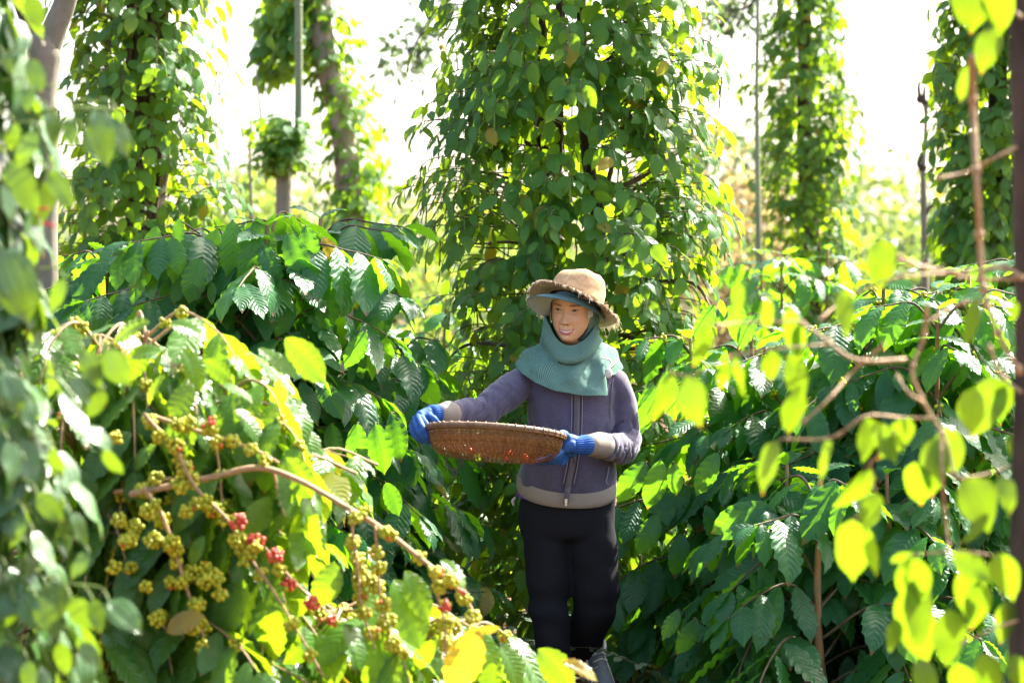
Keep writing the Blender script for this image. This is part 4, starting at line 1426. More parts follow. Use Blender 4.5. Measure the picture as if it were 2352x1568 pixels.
ax_ = np.abs(X)
d = np.zeros_like(X)
# nose
zn = np.clip((.004 - Z) / .044, 0, 1)
bridge = np.where((Z < .012) & (Z > -.054), 1, 0) * (.004 + .0155 * zn ** 1.25)
bridge = np.where(Z < -.0425, bridge * sm((Z + .0535) / .011), bridge) * sm((.014 - Z) / .014)
wn_ = .0058 + .0072 * zn
d += bridge * np.exp(-(ax_ / wn_) ** 2)
d += .0085 * ga(ax_, Z, .0150, -.0405, .0068, .0068)
d += -.006 * ga(ax_, Z, .0075, -.0495, .0035, .0028)
# sockets, lids, brows, cheeks
d += -.0075 * ga(ax_, Z, .030, .001, .016, .0105) - .002 * ga(ax_, Z, .015, .004, .006, .01)
d += .0050 * ga(ax_, Z, .0315, -.0005, .0125, .0075)
d += .0032 * ga(ax_, Z, .032, .0185, .020, .006)
d += .0065 * ga(ax_, Z, .042, -.034, .018, .016) + .003 * ga(ax_, Z, .048, -.062, .014, .02)
d += -.0042 * np.exp(-((ax_ - (.0215 + .30 * np.clip(-.042 - Z, 0, .03))) / .0038) ** 2 - ((Z + .056) / .014) ** 2)      # smile fold
d += .0022 * ga(ax_, Z, .0320, -.0145, .011, .0028)              # pad under the eye
# mouth
mz = -.0722 + 7.5 * X ** 2 - 900 * X ** 4                                       # line between the lips, corners up
mw = .0300
inm = np.clip(1 - (X / mw) ** 2, 0, 1)
open_ = .0060 * inm ** 1.15
up_l, lo_l = mz + open_ * .10, mz - open_ * 1.15
d += .0035 * ga(X, Z, 0, -.071, .030, .018)
upl = np.exp(-((Z - (up_l + .0017)) / .0022) ** 2) * inm ** .5
lol = np.exp(-((Z - (lo_l - .0034)) / .0040) ** 2) * inm ** .5
d += .0014 * upl + .0022 * lol
teeth = (Z < up_l) & (Z > lo_l) & (ax_ < mw * .93)
d += np.where((Z < up_l) & (Z > lo_l) & (ax_ < mw), -.0030, 0)
d += -.0030 * ga(ax_, Z, .0285, mz * 1, .0045, .0045)
d += -.0028 * ga(X, Z, 0, -.0875, .014, .004)
d += .0055 * ga(X, Z, 0, -.1020, .017, .010)
# eyes: a narrow almond between the lids
ec = .0008 + .10 * (ax_ - .0315)                                  # slight slant
aw = np.clip(1 - ((ax_ - .0315) / .0142) ** 2, 0, 1)
lid_u, lid_l = ec + .0040 * aw ** .7, ec - .0032 * aw ** .8
eye = (Z < lid_u) & (Z > lid_l) & (aw > 0)
d += np.where(eye, -.0012, 0)
d += .0018 * np.exp(-((Z - lid_u - .0018) / .0016) ** 2) * aw
F2 = F_ + d * front
# pigment
skin = np.array([.64, .37, .20])
pig = np.tile(skin, (NV, NU, 1))


def blend(mask, colr):
    m = np.clip(mask, 0, 1)[..., None]
    return pig * (1 - m) + np.array(colr) * m


pig = blend(.45 * ga(ax_, Z, .040, -.034, .018, .016) * front, (.66, .31, .19))
pig = blend(.35 * ga(X, Z, 0, -.038, .012, .010) * front, (.66, .33, .20))
pig = blend(.35 * ga(ax_, Z, .031, -.010, .014, .006) * front, (.36, .17, .10))
lipm = (np.clip(1.15 * upl, 0, 1) * (Z > up_l) + np.clip(1.2 * lol, 0, 1) * (Z < lo_l))
pig = blend(np.clip(lipm * 1.25, 0, 1) * front * (ax_ < .034), (.50, .15, .16))
pig = blend(((Z < up_l) & (Z > lo_l) & (ax_ < mw)) * (F_ > 0), (.10, .03, .03))
tg = .90 + .10 * (np.abs(np.mod(X + .0036, .0072) - .0036) > .0004)
pig = blend((teeth & (Z > lo_l + .0008)) * tg * (F_ > 0) * sm((mw * .93 - ax_) / .006), (.86, .80, .68))
bz = .0178 + .13 * (ax_ - .020) - 14.0 * np.clip(ax_ - .034, 0, 1) ** 2
bw = np.clip(1 - ((ax_ - .0325) / .0215) ** 2, 0, 1)
pig = blend(.92 * np.exp(-((Z - bz) / (.0017 + .0026 * bw * np.clip(1.25 - (ax_ - .014) / .040, 0, 1))) ** 2) * sm(bw * 1.8) * front, (.075, .045, .028))
pig = blend(eye * front, (.36, .28, .21))
irx = ax_ - np.where(X < 0, .0338, .0292)                         # she looks to her right
pig = blend((eye & (irx ** 2 + (Z - ec - .0006) ** 2 < .0058 ** 2)) * front, (.028, .014, .008))
pig = blend(.9 * np.exp(-((Z - lid_u) / .0011) ** 2) * (aw > .02) * front, (.03, .018, .014))
pig = blend(.45 * np.exp(-((Z - lid_l) / .0009) ** 2) * (aw > .02) * front, (.14, .07, .05))
pig = blend(.30 * np.exp(-((Z - lid_u - .0042) / .0009) ** 2) * aw * front, (.28, .14, .09))  # shade of the lid crease painted into the skin colour
pig = blend(ga(ax_, Z, .0070, -.0500, .0028, .0020) * front, (.16, .06, .04))  # shade inside the nostrils painted as a dark spot
pig = blend(sm((Z - .043) / .01) * 1.0, (.018, .013, .012))
pig = blend((F_ < -.012) * 1.0, (.018, .013, .012))

YAW, PIT, ROL = math.radians(-23), math.radians(8), math.radians(3.5)
fw = np.array([math.sin(YAW) * math.cos(PIT), -math.cos(YAW) * math.cos(PIT), -math.sin(PIT)])
rt = np.cross(fw, UP)
rt = -rt / np.linalg.norm(rt)
rt = rt if rt[0] > 0 else -rt
up_ = np.cross(rt, -fw) if np.cross(rt, -fw)[2] > 0 else -np.cross(rt, -fw)
rt, up_ = rt * math.cos(ROL) - up_ * math.sin(ROL), up_ * math.cos(ROL) + rt * math.sin(ROL)
eye_mid = W(1299.5, 713.5, -.082)
HC = eye_mid - fw * .083


def HD(x, f, z):
    return HC + rt * x + fw * f + up_ * z


G = HC + X[..., None] * rt + F2[..., None] * fw + Z[..., None] * up_
i, j = np.meshgrid(np.arange(NV - 1), np.arange(NU), indexing='ij')
j2 = (j + 1) % NU
fq = np.stack([i * NU + j, i * NU + j2, (i + 1) * NU + j2, (i + 1) * NU + j], -1).reshape(-1, 4)[:, ::-1]
head_v, head_f, head_c = G.reshape(-1, 3), fq, pig.reshape(-1, 3)

# --- body under the clothes
SH_R, EL_R, WR_R = W(1222, 878, 0), W(1108, 945, -.16), W(1012, 950, -.33)
SH_L, EL_L, WR_L = W(1402, 878, 0), W(1444, 1022, -.02), W(1362, 1023, -.26)
bm_ = MB()
rings_mb([(1312, 800, 34, .052, .015, 0), (1312, 828, 42, .06, .01, 0), (1312, 856, 66, .06, .01, 0), (1312, 900, 76, .075, 0, 0), (1310, 1000, 72, .075, 0, 0), (1306, 1080, 74, .075, 0, 0), (1304, 1150, 84, .085, .01, 0), (1304, 1200, 80, .08, .01, 0)], mb=bm_)
for ch, r in (((SH_R, EL_R, WR_R), (.036, .034, .026)), ((SH_L, EL_L, WR_L), (.034, .034, .026)),
              ((W(1258, 1180, .0), W(1266, 1400, -.02), W(1270, 1600, .02), W(1272, 1625, -.04)), (.062, .05, .04, .035)),
              ((W(1352, 1190, .0), W(1366, 1330, .01), W(1367, 1385, .03), W(1350, 1440, .10), W(1340, 1490, .19), W(1338, 1510, .21)), (.07, .06, .05, .045, .04, .035))):
    bm_.tube(spline(ch, 6), r, 12)
body = remeshed(bm_, .012, 3, 'body')
nb = len(body.vertices)
bv = np.empty(nb * 3, np.float32)
body.vertices.foreach_get('co', bv)
bv = bv.reshape(-1, 3)
bf = [list(p.vertices) for p in body.polygons]
fl = [q for q in bf if len(q) == 4]
pv = np.vstack([bv, head_v])
pf = np.vstack([np.array(fl), head_f + nb])
person_me = mesh_np('person', pv, pf)
ca = person_me.color_attributes.new('pigment_shade', 'FLOAT_COLOR', 'POINT')
cc = np.ones((len(pv), 4), np.float32)
cc[:nb, :3] = skin
cc[nb:, :3] = head_c
ca.data.foreach_set('color', cc.ravel())
t = NT('skin')
sk = t.n('ShaderNodeAttribute', attribute_name='pigment_shade').outputs['Color']
nz = t.noise(160, 3, t.coord('Object'))
sk = t.mix(t.math('MULTIPLY', t.step(nz, .4, .7), .12), sk, (.36, .16, .09))
M_SKIN = t.done(t.bsdf(sk, .48, t.bump(nz, .08, .001), .4, sss=.12))
person = link('person', person_me, None, M_SKIN)
tag(person, 'smiling woman in purple-grey jacket, green dotted hood and tan hat', 'person')

# --- jacket
JR = [(1312, 826, 48, .068, .02, 0), (1313, 842, 82, .085, .015, 0), (1313, 860, 104, .098, .01, 0), (1314, 900, 107, .112, 0, 0), (1312, 960, 103, .118, 0, 0), (1309, 1020, 101, .114, 0, 0),
      (1304, 1060, 107, .118, 0, 0), (1302, 1090, 114, .124, 0, -.004), (1301, 1112, 115, .124, 0, -.008), (1301, 1128, 111, .119, 0, -.010), (1301, 1142, 106, .112, 0, -.010)]
jm = rings_mb(JR, 36)
jm.tube(spline([SH_R + np.array([.03, 0, .0]), SH_R + np.array([-.02, 0, -.002]), W(1165, 903, -.07), EL_R, W(1066, 950, -.235), W(1038, 950, -.285)], 5), [.058, .062, .061, .056, .051, .046], 20)
jm.tube(spline([SH_L + np.array([-.03, 0, 0]), SH_L + np.array([.015, 0, -.005]), W(1428, 938, .01), W(1438, 1000, -.005), W(1434, 1028, -.05), W(1412, 1027, -.14), W(1391, 1023, -.20)], 5), [.046, .051, .055, .057, .057, .052, .046], 20)
jme = remeshed(jm, .0052, 5, 'jacket')


def seg_t(c, a, b):
    ab = b - a
    return float(np.dot(c - a, ab) / np.dot(ab, ab)), float(np.linalg.norm(np.cross(c - a, ab)) / np.linalg.norm(ab))


tz0, tz1 = W(0, 1100)[2], W(0, 925)[2]


def jw(c):
    v = Vector(c)
    w = .0085 * noise.noise(v * 8) + .0034 * noise.noise(v * 20)
    for a, b, A in ((SH_R, EL_R, .5), (EL_R, WR_R, 1.0), (SH_L, EL_L, .5), (EL_L, WR_L, 1.0)):
        tt, dd = seg_t(c, a, b)
        if -.1 < tt < 1.1 and dd < .09:
            ph = 3.0 * noise.noise(v * 7)
            w += A * .0062 * (.25 + 1.3 * max(0, noise.noise(v * 11 + Vector((5, 1, 2))))) * math.sin(tt * 30 + ph * 3.4 + dd * 40) * math.exp(-((tt - (.75 if A == 1.0 else .92)) / .45) ** 2)
    for a, b, lo, hi in ((SH_R, EL_R, .45, 1.1), (EL_R, WR_R, -.1, .95), (SH_L, EL_L, .5, 1.1), (EL_L, WR_L, -.1, .9)):
        tt, dd = seg_t(c, a, b)
        if lo < tt < hi and dd < .085:
            q = tt * 5.0 + 1.7 * noise.noise(v * 8) + (c[2] - a[2]) * 12
            w -= .0115 * (1 - abs(math.sin(math.pi * q))) ** 3 * max(0, .35 + noise.noise(v * 13 + Vector((2, 7, 1))) * 1.3) * min(1, (tt - lo) * 6, (hi - tt) * 6)
    if tz0 < c[2] < tz1 and c[1] < YW + .02:
        q = c[0] * 11 + 1.3 * noise.noise(v * 6) + c[2] * 3.0
        w -= .0095 * (1 - abs(math.sin(math.pi * q))) ** 3 * max(0, .3 + noise.noise(v * 7 + Vector((9, 1, 4))) * 1.4)
    arm = min(np.linalg.norm(c - W(1216, 915, -.03)), np.linalg.norm(c - W(1410, 925, -.03)))
    w -= .010 * math.exp(-(arm / .035) ** 2)
    w += .006 * math.sin(c[0] * 55 + 2.5 * noise.noise(v * 5)) * math.exp(-((c[2] - W(0, 1095)[2]) / .05) ** 2)
    return w


wrinkle(jme, jw)
jacket = link('jacket', jme, person, M_JACK)


def torso_y(px, py):
    """depth of the jacket's front at a pixel"""
    R = np.array([(r[1], r[0], r[2], r[3], r[4]) for r in JR])
    cx_, hw, dd, dy = (np.interp(py, R[:, 0], R[:, k]) for k in (1, 2, 3, 4))
    q = min(abs((px - cx_) / hw), .99)
    return dy - dd * (1 - q ** 2.3) ** (1 / 2.3)


# hem band, cuffs
n = 48
a = np.arange(n) * 2 * math.pi / n
g = []
for k, (f, sc) in enumerate(((-.14, .985), (0, 1.0), (.3, 1.012), (.7, 1.012), (1.0, .985), (1.08, .95))):
    row = []
    for q in a:
        x, y = math.cos(q), math.sin(q)
        px = 1301 + 114 * sc * np.sign(x) * abs(x) ** .86
        fr_ = max(0, -y)
        top = 1098 + 32 * fr_ ** 1.2 + 8 * x
        bot = 1134 + 24 * fr_ ** 1.2 + 7 * x
        c_ = W(px, top + (bot - top) * f, 0)
        c_[1] = YW + .126 * sc * np.sign(y) * abs(y) ** .86
        row.append(c_)
    g.append(row)
hem = MB().grid(np.array(g), closed=True).build('hem_band', M_RIB, person)
for w0, w1, r0, r1 in ((W(1042, 950, -.28), W(1008, 951, -.335), .043, .0345), (W(1392, 1023, -.195), W(1350, 1022, -.275), .045, .037)):
    dv = w1 - w0
    MB().tube(np.array([w0, w0 + dv * .12, w0 + dv * .4, w0 + dv * .8, w1]), [r0 * .9, r0, r0 * 1.03, r1 * 1.05, r1], 24).build('cuff', M_RIB, person)
ub = []
for f in (0, 1):
    ub.append([np.array([W(px, 1127 + 9 * f + (px - 1186) * .30, 0)[0], YW + torso_y(px, 1100) + .004, W(px, 1127 + 10 * f + (px - 1186) * .27, 0)[2]]) for px in np.linspace(1187, 1250, 12)])
MB().grid(np.array(ub)).build('undershirt', M_UND, person)


# zip with its stitched edges
def strip(pxs, half, off, n=26):
    rows = []
    for px, py in spline([(x, y, 0) for x, y in pxs], n)[:, :2]:
        yy = torso_y(px, min(py, 1115)) - off - (.012 if py > 1118 else 0) * min(1, (py - 1118) / 12 if py > 1118 else 0)
        l, r = W(px - half, py, yy), W(px + half, py, yy)
        rows.append([l + np.array([0, .004, 0]), l, r, r + np.array([0, .004, 0])])
    return MB().grid(np.array(rows))


ZP = [(1326, 890), (1325, 960), (1322, 1020), (1314, 1072), (1306, 1110), (1300, 1156)]
zp = strip(ZP, 6.5, .0075).build('zip_tape', M_ZIP, person)
tm = MB()
for px, py in spline([(x, y, 0) for x, y in ZP], 24)[:, :2]:
    yy = torso_y(px, min(py, 1115)) - .0105 - (.012 if py > 1125 else 0)
    tm.box(W(px, py, yy), (.0042, .002, .0022))
tag(tm.build('zip_teeth', M_ZIP, zp, smooth=False), kind='stuff')
for sx in (-12, 12):
    strip([(x + sx, y) for x, y in ZP[:-1]], 1.0, .0058).build('stitching', M_STITCH, person)
pl = MB().box(W(1300, 1150, -.150), (.009, .004, .014)).box(W(1300, 1158, -.150), (.006, .003, .010))
pl.build('zip_pull', M_METAL, person, smooth=False)
strip([(1399, 1070), (1396, 1090), (1393, 1106), (1397, 1114)], 1.2, .0085, 8).build('pocket_trim', M_STITCH, person)

for q in ([(1216, 862), (1209, 890), (1208, 916)], [(1408, 870), (1404, 910), (1401, 970), (1400, 1012)]):
    strip(q, 1.1, .0085, 10).build('seam', M_ZIP, person)

# --- trousers
tm = rings_mb([(1304, 1092, 98, .104, .01, 0), (1303, 1150, 110, .112, .01, 0), (1302, 1190, 112, .114, .01, 0), (1303, 1222, 109, .108, .01, 0), (1303, 1236, 100, .09, .01, 0)], 32)
tm.tube(spline([W(1250, 1190, .0), W(1256, 1260, -.005), W(1259, 1340, -.015), W(1263, 1420, -.02), W(1270, 1500, -.01), W(1272, 1600, .01)], 5), [.080, .083, .075, .066, .062, .064], 20)
tm.tube(spline([W(1358, 1190, .0), W(1362, 1260, .0), W(1367, 1330, .01), W(1367, 1385, .02), W(1352, 1440, .10), W(1340, 1490, .19), W(1338, 1520, .22)], 5), [.082, .087, .085, .082, .070, .060, .058], 20)
tme = remeshed(tm, .009, 5, 'trousers')
wrinkle(tme, lambda c: .006 * noise.noise(Vector(c) * 7) + .004 * math.sin(c[2] * 40 + 6 * noise.noise(Vector(c) * 4)) * (.35 + math.exp(-((c[2] - W(0, 1390)[2]) / .09) ** 2)) + .003 * noise.noise(Vector(c) * 20))
link('trousers', tme, person, M_TRO)
MB().tube(spline([W(1184, 1142, .04), W(1178, 1150, .04), W(1180, 1160, .04)], 4), [.004, .007, .004], 6).build('pocket_flap', M_WHITE, person)


# --- shoes
def shoe(heel, toe, up, wd=.042):
    heel, toe, up = (np.asarray(q, float) for q in (heel, toe, up))
    L = np.linalg.norm(toe - heel)
    d_ = (toe - heel) / L
    s_ = np.cross(d_, up)
    s_ /= np.linalg.norm(s_)
    u_ = np.cross(s_, d_)
    rows_u, rows_s = [], []
    aa = np.arange(20) * 2 * math.pi / 20
    for f, w_, h in ((-.02, .5, .05), (.03, .74, .068), (.15, .82, .082), (.3, .80, .085), (.45, .86, .070), (.62, 1.0, .054), (.8, 1.0, .044), (.93, .78, .034), (1.0, .40, .022)):
        c_ = heel + d_ * f * L
        x, y = np.cos(aa), np.sin(aa)
        rows_u.append(c_ + (wd * w_ * x)[:, None] * s_ + (np.where(y > 0, h * y, .008 * y) + .016)[:, None] * u_)
        rows_s.append(c_ + (wd * 1.07 * w_ * np.sign(x) * np.abs(x) ** .6)[:, None] * s_ + (.012 * np.sign(y) * np.abs(y) ** .4 + .008)[:, None] * u_)
    up_o = MB().grid(np.array(rows_u), closed=True, cap=True).build('shoe', M_SHOE, person)
    MB().grid(np.array(rows_s), closed=True, cap=True).build('sole', M_SOLE, up_o)
    for q in range(4):
        f = .38 + .075 * q
        c_ = heel + d_ * f * L + u_ * (.096 - .011 * q)
        MB().tube(spline([c_ - s_ * .026 - u_ * .012, c_ + u_ * .001, c_ + s_ * .026 - u_ * .012], 4), .0032, 6).build('lace', M_WHITE, up_o)
    for sg in (-1, 1):       # pale side stripe
        MB().tube(spline([heel + d_ * L * .12 + s_ * sg * wd * .84 + u_ * .05, heel + d_ * L * .4 + s_ * sg * wd * .86 + u_ * .045, heel + d_ * L * .7 + s_ * sg * wd * .98 + u_ * .028], 5), .0035, 6).build('stripe', M_WHITE, up_o)
    ck = heel + d_ * L * .12 + u_ * .085
    MB().tube(spline([ck + s_ * .036 * math.cos(q) + d_ * .044 * math.sin(q) + d_ * .02 for q in np.linspace(0, 6.28, 9)], 3), .007, 6).build('collar', M_WHITE, up_o)


zg = .012
shoe(W(1346, 1500, .25) + UP * .02, [W(1398, 1600, .06)[0], W(1398, 1600, .06)[1], zg + .008], (.15, -.55, .75))
shoe([W(1272, 1600, .07)[0], YW + .07, zg], [W(1262, 1600, -.16)[0], YW - .17, zg], (0, 0, 1))


# --- gloves
def glove(chains, palm, wrist, name='glove'):
    mb = MB()
    for pts, r in chains:
        mb.tube(spline(pts, 5), r, 10)
    for pts, r in palm:
        mb.tube(spline(pts, 5), r, 14)
    me_ = remeshed(mb, .0026, 2, name)
    wrinkle(me_, lambda c: .0012 * noise.noise(Vector(c) * 60))
    gl = link(name, me_, person, M_GLOVE)
    w0, w1, r0, r1 = wrist
    mb = MB()
    dv = w1 - w0
    mb.tube([w0 + dv * k / 6 for k in range(7)], [r0 * .96, r0, r0 * .985, r0 * .97, r1 * 1.0, r1 * 1.02, r1], 96)
    wr = mb.mesh('glove_rib')
    ax0 = dv / np.linalg.norm(dv)
    e1 = np.cross(ax0, [0, 1, .2])
    e1 /= np.linalg.norm(e1)
    e2 = np.cross(ax0, e1)
    wrinkle(wr, lambda c: .0017 * math.cos(24 * math.atan2(float(np.dot(c - w0, e2)), float(np.dot(c - w0, e1)))))
    link('glove_rib', wr, gl, M_GLRIB)
    return gl


GR = glove([([W(966, 956, -.385), W(977, 972, -.435), W(989, 994, -.440), W(993, 1010, -.425)], [.0112, .0114, .0106, .009]),
            ([W(960, 955, -.385), W(966, 974, -.445), W(979, 998, -.455), W(991, 1015, -.435)], [.0115, .0116, .0108, .009]),
            ([W(953, 960, -.375), W(955, 980, -.440), W(966, 1000, -.455), W(983, 1016, -.440)], [.0112, .0112, .0104, .0085]),
            ([W(949, 968, -.360), W(946, 986, -.420), W(955, 1003, -.440), W(972, 1016, -.435)], [.0104, .0104, .0095, .008]),
            ([W(986, 952, -.355), W(988, 958, -.385), W(997, 964, -.395), W(1005, 972, -.385)], [.0165, .0150, .0140, .0115])],
           [([W(1002, 951, -.340), W(982, 954, -.355), W(962, 958, -.382)], [.027, .029, .021]),
            ([W(996, 955, -.340), W(968, 966, -.362), W(953, 972, -.372)], [.025, .026, .017]),
            ([W(990, 958, -.345), W(972, 970, -.385)], [.022, .019])],
           (W(990, 951, -.352), W(1014, 951, -.322), .0315, .033))
GL = glove([([W(1296, 1032, -.330), W(1275, 1046, -.372), W(1252, 1055, -.395), W(1232, 1061, -.400)], [.0135, .0125, .0115, .0095]),
            ([W(1298, 1038, -.320), W(1279, 1051, -.350), W(1258, 1059, -.365), W(1240, 1063, -.37)], [.013, .0125, .0115, .0095]),
            ([W(1300, 1042, -.31), W(1285, 1056, -.33), W(1268, 1063, -.335)], [.0125, .0118, .0095]),
            ([W(1305, 1045, -.30), W(1296, 1058, -.31), W(1288, 1067, -.315)], [.012, .0112, .0088]),
            ([W(1304, 1008, -.325), W(1297, 998, -.345), W(1290, 995, -.375), W(1284, 997, -.395)], [.0165, .0145, .0130, .0110])],
           [([W(1324, 1022, -.292), W(1306, 1024, -.322), W(1292, 1032, -.340)], [.029, .030, .019]),
            ([W(1324, 1020, -.292), W(1308, 1012, -.315), W(1299, 1004, -.330)], [.028, .026, .017]),
            ([W(1322, 1028, -.290), W(1308, 1038, -.305), W(1300, 1044, -.308)], [.025, .024, .014])],
           (W(1314, 1023, -.312), W(1352, 1022, -.272), .031, .034))
fc = bpy.data.curves.new('glove_print', 'FONT')
fc.body = 'ABBB'
fc.size = .026
fc.extrude = .0004
fo = bpy.data.objects.new('tmp', fc)
COL.objects.link(fo)
dgx = bpy.context.evaluated_depsgraph_get()
pm = bpy.data.meshes.new_from_object(fo.evaluated_get(dgx))
bpy.data.objects.remove(fo)
p0 = W(1312, 1041, -.352)
Rm = Matrix.Rotation(math.radians(74), 4, 'Y') @ Matrix.Rotation(math.radians(90), 4, 'X')
pm.transform(Matrix.Translation(Vector(p0)) @ Matrix.Rotation(math.radians(-34), 4, 'Z') @ Rm @ Matrix.Scale(.62, 4))
link('glove_print', pm, GL, M_DARKCL)


# --- cloth shells: a grid of points given thickness and two sides
def shell(name, g, thick, mats, parent, closed=False, uv=None, flip=False):
    g = np.asarray(g, float)
    m_, n_ = g.shape[:2]
    du = (np.roll(g, -1, 1) - np.roll(g, 1, 1)) if closed else np.gradient(g, axis=1)
    dv = np.gradient(g, axis=0)
    nn = np.cross(du, dv)
    nn /= np.linalg.norm(nn, axis=2)[..., None] + 1e-9
    if flip:
        nn = -nn
    inner = g - nn * thick
    mb = MB()
    if uv is None:
        su = np.concatenate([np.zeros((m_, 1)), np.cumsum(np.linalg.norm(np.diff(g, axis=1), axis=2), 1)], 1)
        su = su.mean(0)[None] * np.ones((m_, 1))
        sv = np.concatenate([np.zeros((1, n_)), np.cumsum(np.linalg.norm(np.diff(g, axis=0), axis=2), 0)], 0)
        uv = np.stack([su, sv], -1)
    mb.grid(g, closed, uv)
    k1 = len(mb.f[0])
    mb.grid(inner, closed, uv)
    k2 = len(mb.f[1])
    rims = [np.stack([g[0], inner[0]]), np.stack([g[-1], inner[-1]])]
    if not closed:
        rims += [np.stack([g[:, 0], inner[:, 0]]), np.stack([g[:, -1], inner[:, -1]])]
    for r_ in rims:
        mb.grid(r_, closed and r_.shape[1] == n_)
    nf = sum(len(f) for f in mb.f)
    mi = np.zeros(nf, int)
    mi[k1:k1 + k2] = 1 if len(mats) > 1 else 0
    me_ = mesh_np(name, np.vstack(mb.v), np.vstack(mb.f), np.vstack(mb.u), midx=mi)
    return link(name, me_, parent, mats)


# hood round the face
n = 64
ph = np.linspace(0, 2 * math.pi, n, endpoint=False)
hoodrows = []
for k, (gx, gz, f0, fs) in enumerate(((.0690, .099, .050, .024), (.0725, .105, .056, .024), (.0775, .112, .048, .018), (.082, .118, .022, .010), (.0840, .120, -.010, 0), (.081, .119, -.045, 0), (.066, .105, -.085, 0), (.035, .06, -.112, 0), (.006, .01, -.118, 0))):
    row = []
    for q in ph:
        x, z = math.cos(q), math.sin(q)
        w = 1 + .018 * math.sin(q * 7 + k) * (k < 5)
        row.append(HD(gx * w * np.sign(x) * abs(x) ** .92, f0 - fs * abs(x) - (.03 if z > .3 else 0) * (z > 0), -.012 + gz * w * z))
    hoodrows.append(row)
hood = shell('hood', hoodrows, .0025, [M_SCARF], person, closed=True, flip=True)
# dark inner cap showing by the jaw and temple
MB().tube(spline([HD(-.063, .046, .03), HD(-.067, .038, -.02), HD(-.060, .044, -.07)], 5), .0055, 8).build('inner_cap', M_DARKCL, person)
MB().tube(spline([HD(.067, .040, .035), HD(.068, .030, -.03), HD(.057, .044, -.080), HD(.040, .060, -.104)], 5), .0042, 8).build('inner_cap', M_DARKCL, person)
tg_ = np.array([[HD(.0715, .056, .002), HD(.0825, .034, .006)], [HD(.072, .056, -.026), HD(.083, .034, -.022)]])
shell('care_tag', np.array([[tg_[0, 0], tg_[0, 1]], [(tg_[0, 0] + tg_[1, 0]) / 2, (tg_[0, 1] + tg_[1, 1]) / 2], [tg_[1, 0], tg_[1, 1]]]), .0012, [M_WHITE], person)

# neck wrap and shoulder cape in one cloth
HEMT = [(-180, 1310, 846, .175), (-140, 1236, 836, .14), (-112, 1196, 832, .075), (-90, 1184, 838, .015), (-66, 1200, 858, -.085), (-45, 1232, 880, -.132), (-24, 1274, 897, -.156), (0, 1322, 906, -.160), (22, 1364, 909, -.158),
        (40, 1395, 909, -.140), (48, 1394, 890, -.125), (58, 1387, 866, -.108), (70, 1394, 856, -.085), (82, 1410, 862, -.050), (96, 1430, 846, .010), (118, 1412, 834, .085), (145, 1370, 838, .15), (180, 1310, 846, .175)]
HA = np.array([h[0] for h in HEMT], float)
n = 120
deg = np.linspace(-180, 180, n, endpoint=False)
rows = []
TS = [(-.5, 0), (-.25, 0), (0, 0), (.3, 0), (.6, 0), (.85, 0), (1, 0)]
wrap = [(748, 59, .078, 46, -.008), (761, 63, .092, 46, -.012), (772, 65, .103, 48, -.014), (783, 69, .112, 49, -.012), (789, 66, .100, 48, -.006), (792, 74, .102, 45, 0)]
for py, hw, dd, dip, dy in wrap:
    row = []
    for q in deg:
        r = math.radians(q)
        x, f = math.sin(r), math.cos(r)
        fold = 1 + .05 * math.sin(3.2 * r + py * .13) * (py > 755)
        fold += .055 * noise.noise(Vector((x * 2.2, f * 2.2, py * .055)))
        px = 1312 - 3 * f + hw * fold * x
        yy = py + dip * max(0, f) ** 1.6 - 10 * max(0, -f) - (10 * max(0, x) ** 3 if py < 770 else 0)
        if py < 765:
            yy -= 30 * max(0, -x) ** 2.5 * (1 if py < 755 else .55) * (f > -.5)
        row.append(W(px, yy, dy - dd * fold * f + .01))
    rows.append(row)
base = np.array(rows[-1])
hemp = np.array([W(np.interp(q, HA, [h[1] for h in HEMT]), np.interp(q, HA, [h[2] for h in HEMT]), np.interp(q, HA, [h[3] for h in HEMT])) for q in deg])
for f in np.linspace(.06, 1, 13):
    row = []
    for k, q in enumerate(deg):
        p = base[k] * (1 - f) + hemp[k] * f
        bul = math.sin(math.pi * f) * (.014 - .004 * abs(math.sin(math.radians(q))))
        o = np.array([math.sin(math.radians(q)), -math.cos(math.radians(q)), .6])
        fo_ = .0085 * math.sin(math.radians(q) * 8 + 3.2 * f) * math.sin(math.pi * min(1, f * 1.15)) + .004 * noise.noise(Vector((q * .05, f * 4, 1)))
        row.append(p + o * (bul * .8 + fo_))
    rows.append(row)
sh = np.linspace(0, 1, n, endpoint=False)
ar = np.array(rows)
su = (deg[None, :] / 360 * .62) * np.concatenate([np.full(6, 1.0), np.linspace(1.0, 1.75, 13)])[:, None]
sv = np.concatenate([np.zeros((1, n)), np.cumsum(np.linalg.norm(np.diff(ar, axis=0), axis=2), 0)], 0)
shell('scarf_cape', ar, .0028, [M_SCARF], person, closed=True, uv=np.stack([su, sv], -1), flip=False)
# draw cord and its pale toggle
cord = MB().tube(spline([W(1382, 822, -.10), W(1400, 826, -.075), W(1404, 838, -.085), W(1394, 848, -.12)], 6), .0032, 6)
cord.tube(spline([W(1418, 824, -.02), W(1408, 836, -.07), W(1396, 848, -.12)], 6), .0032, 6)
cord.build('draw_cord', M_WHITE, person)
MB().blob(W(1398, 857, -.128), (.0125, .011, .0175), 12, 8).build('toggle', M_WHITE, person)

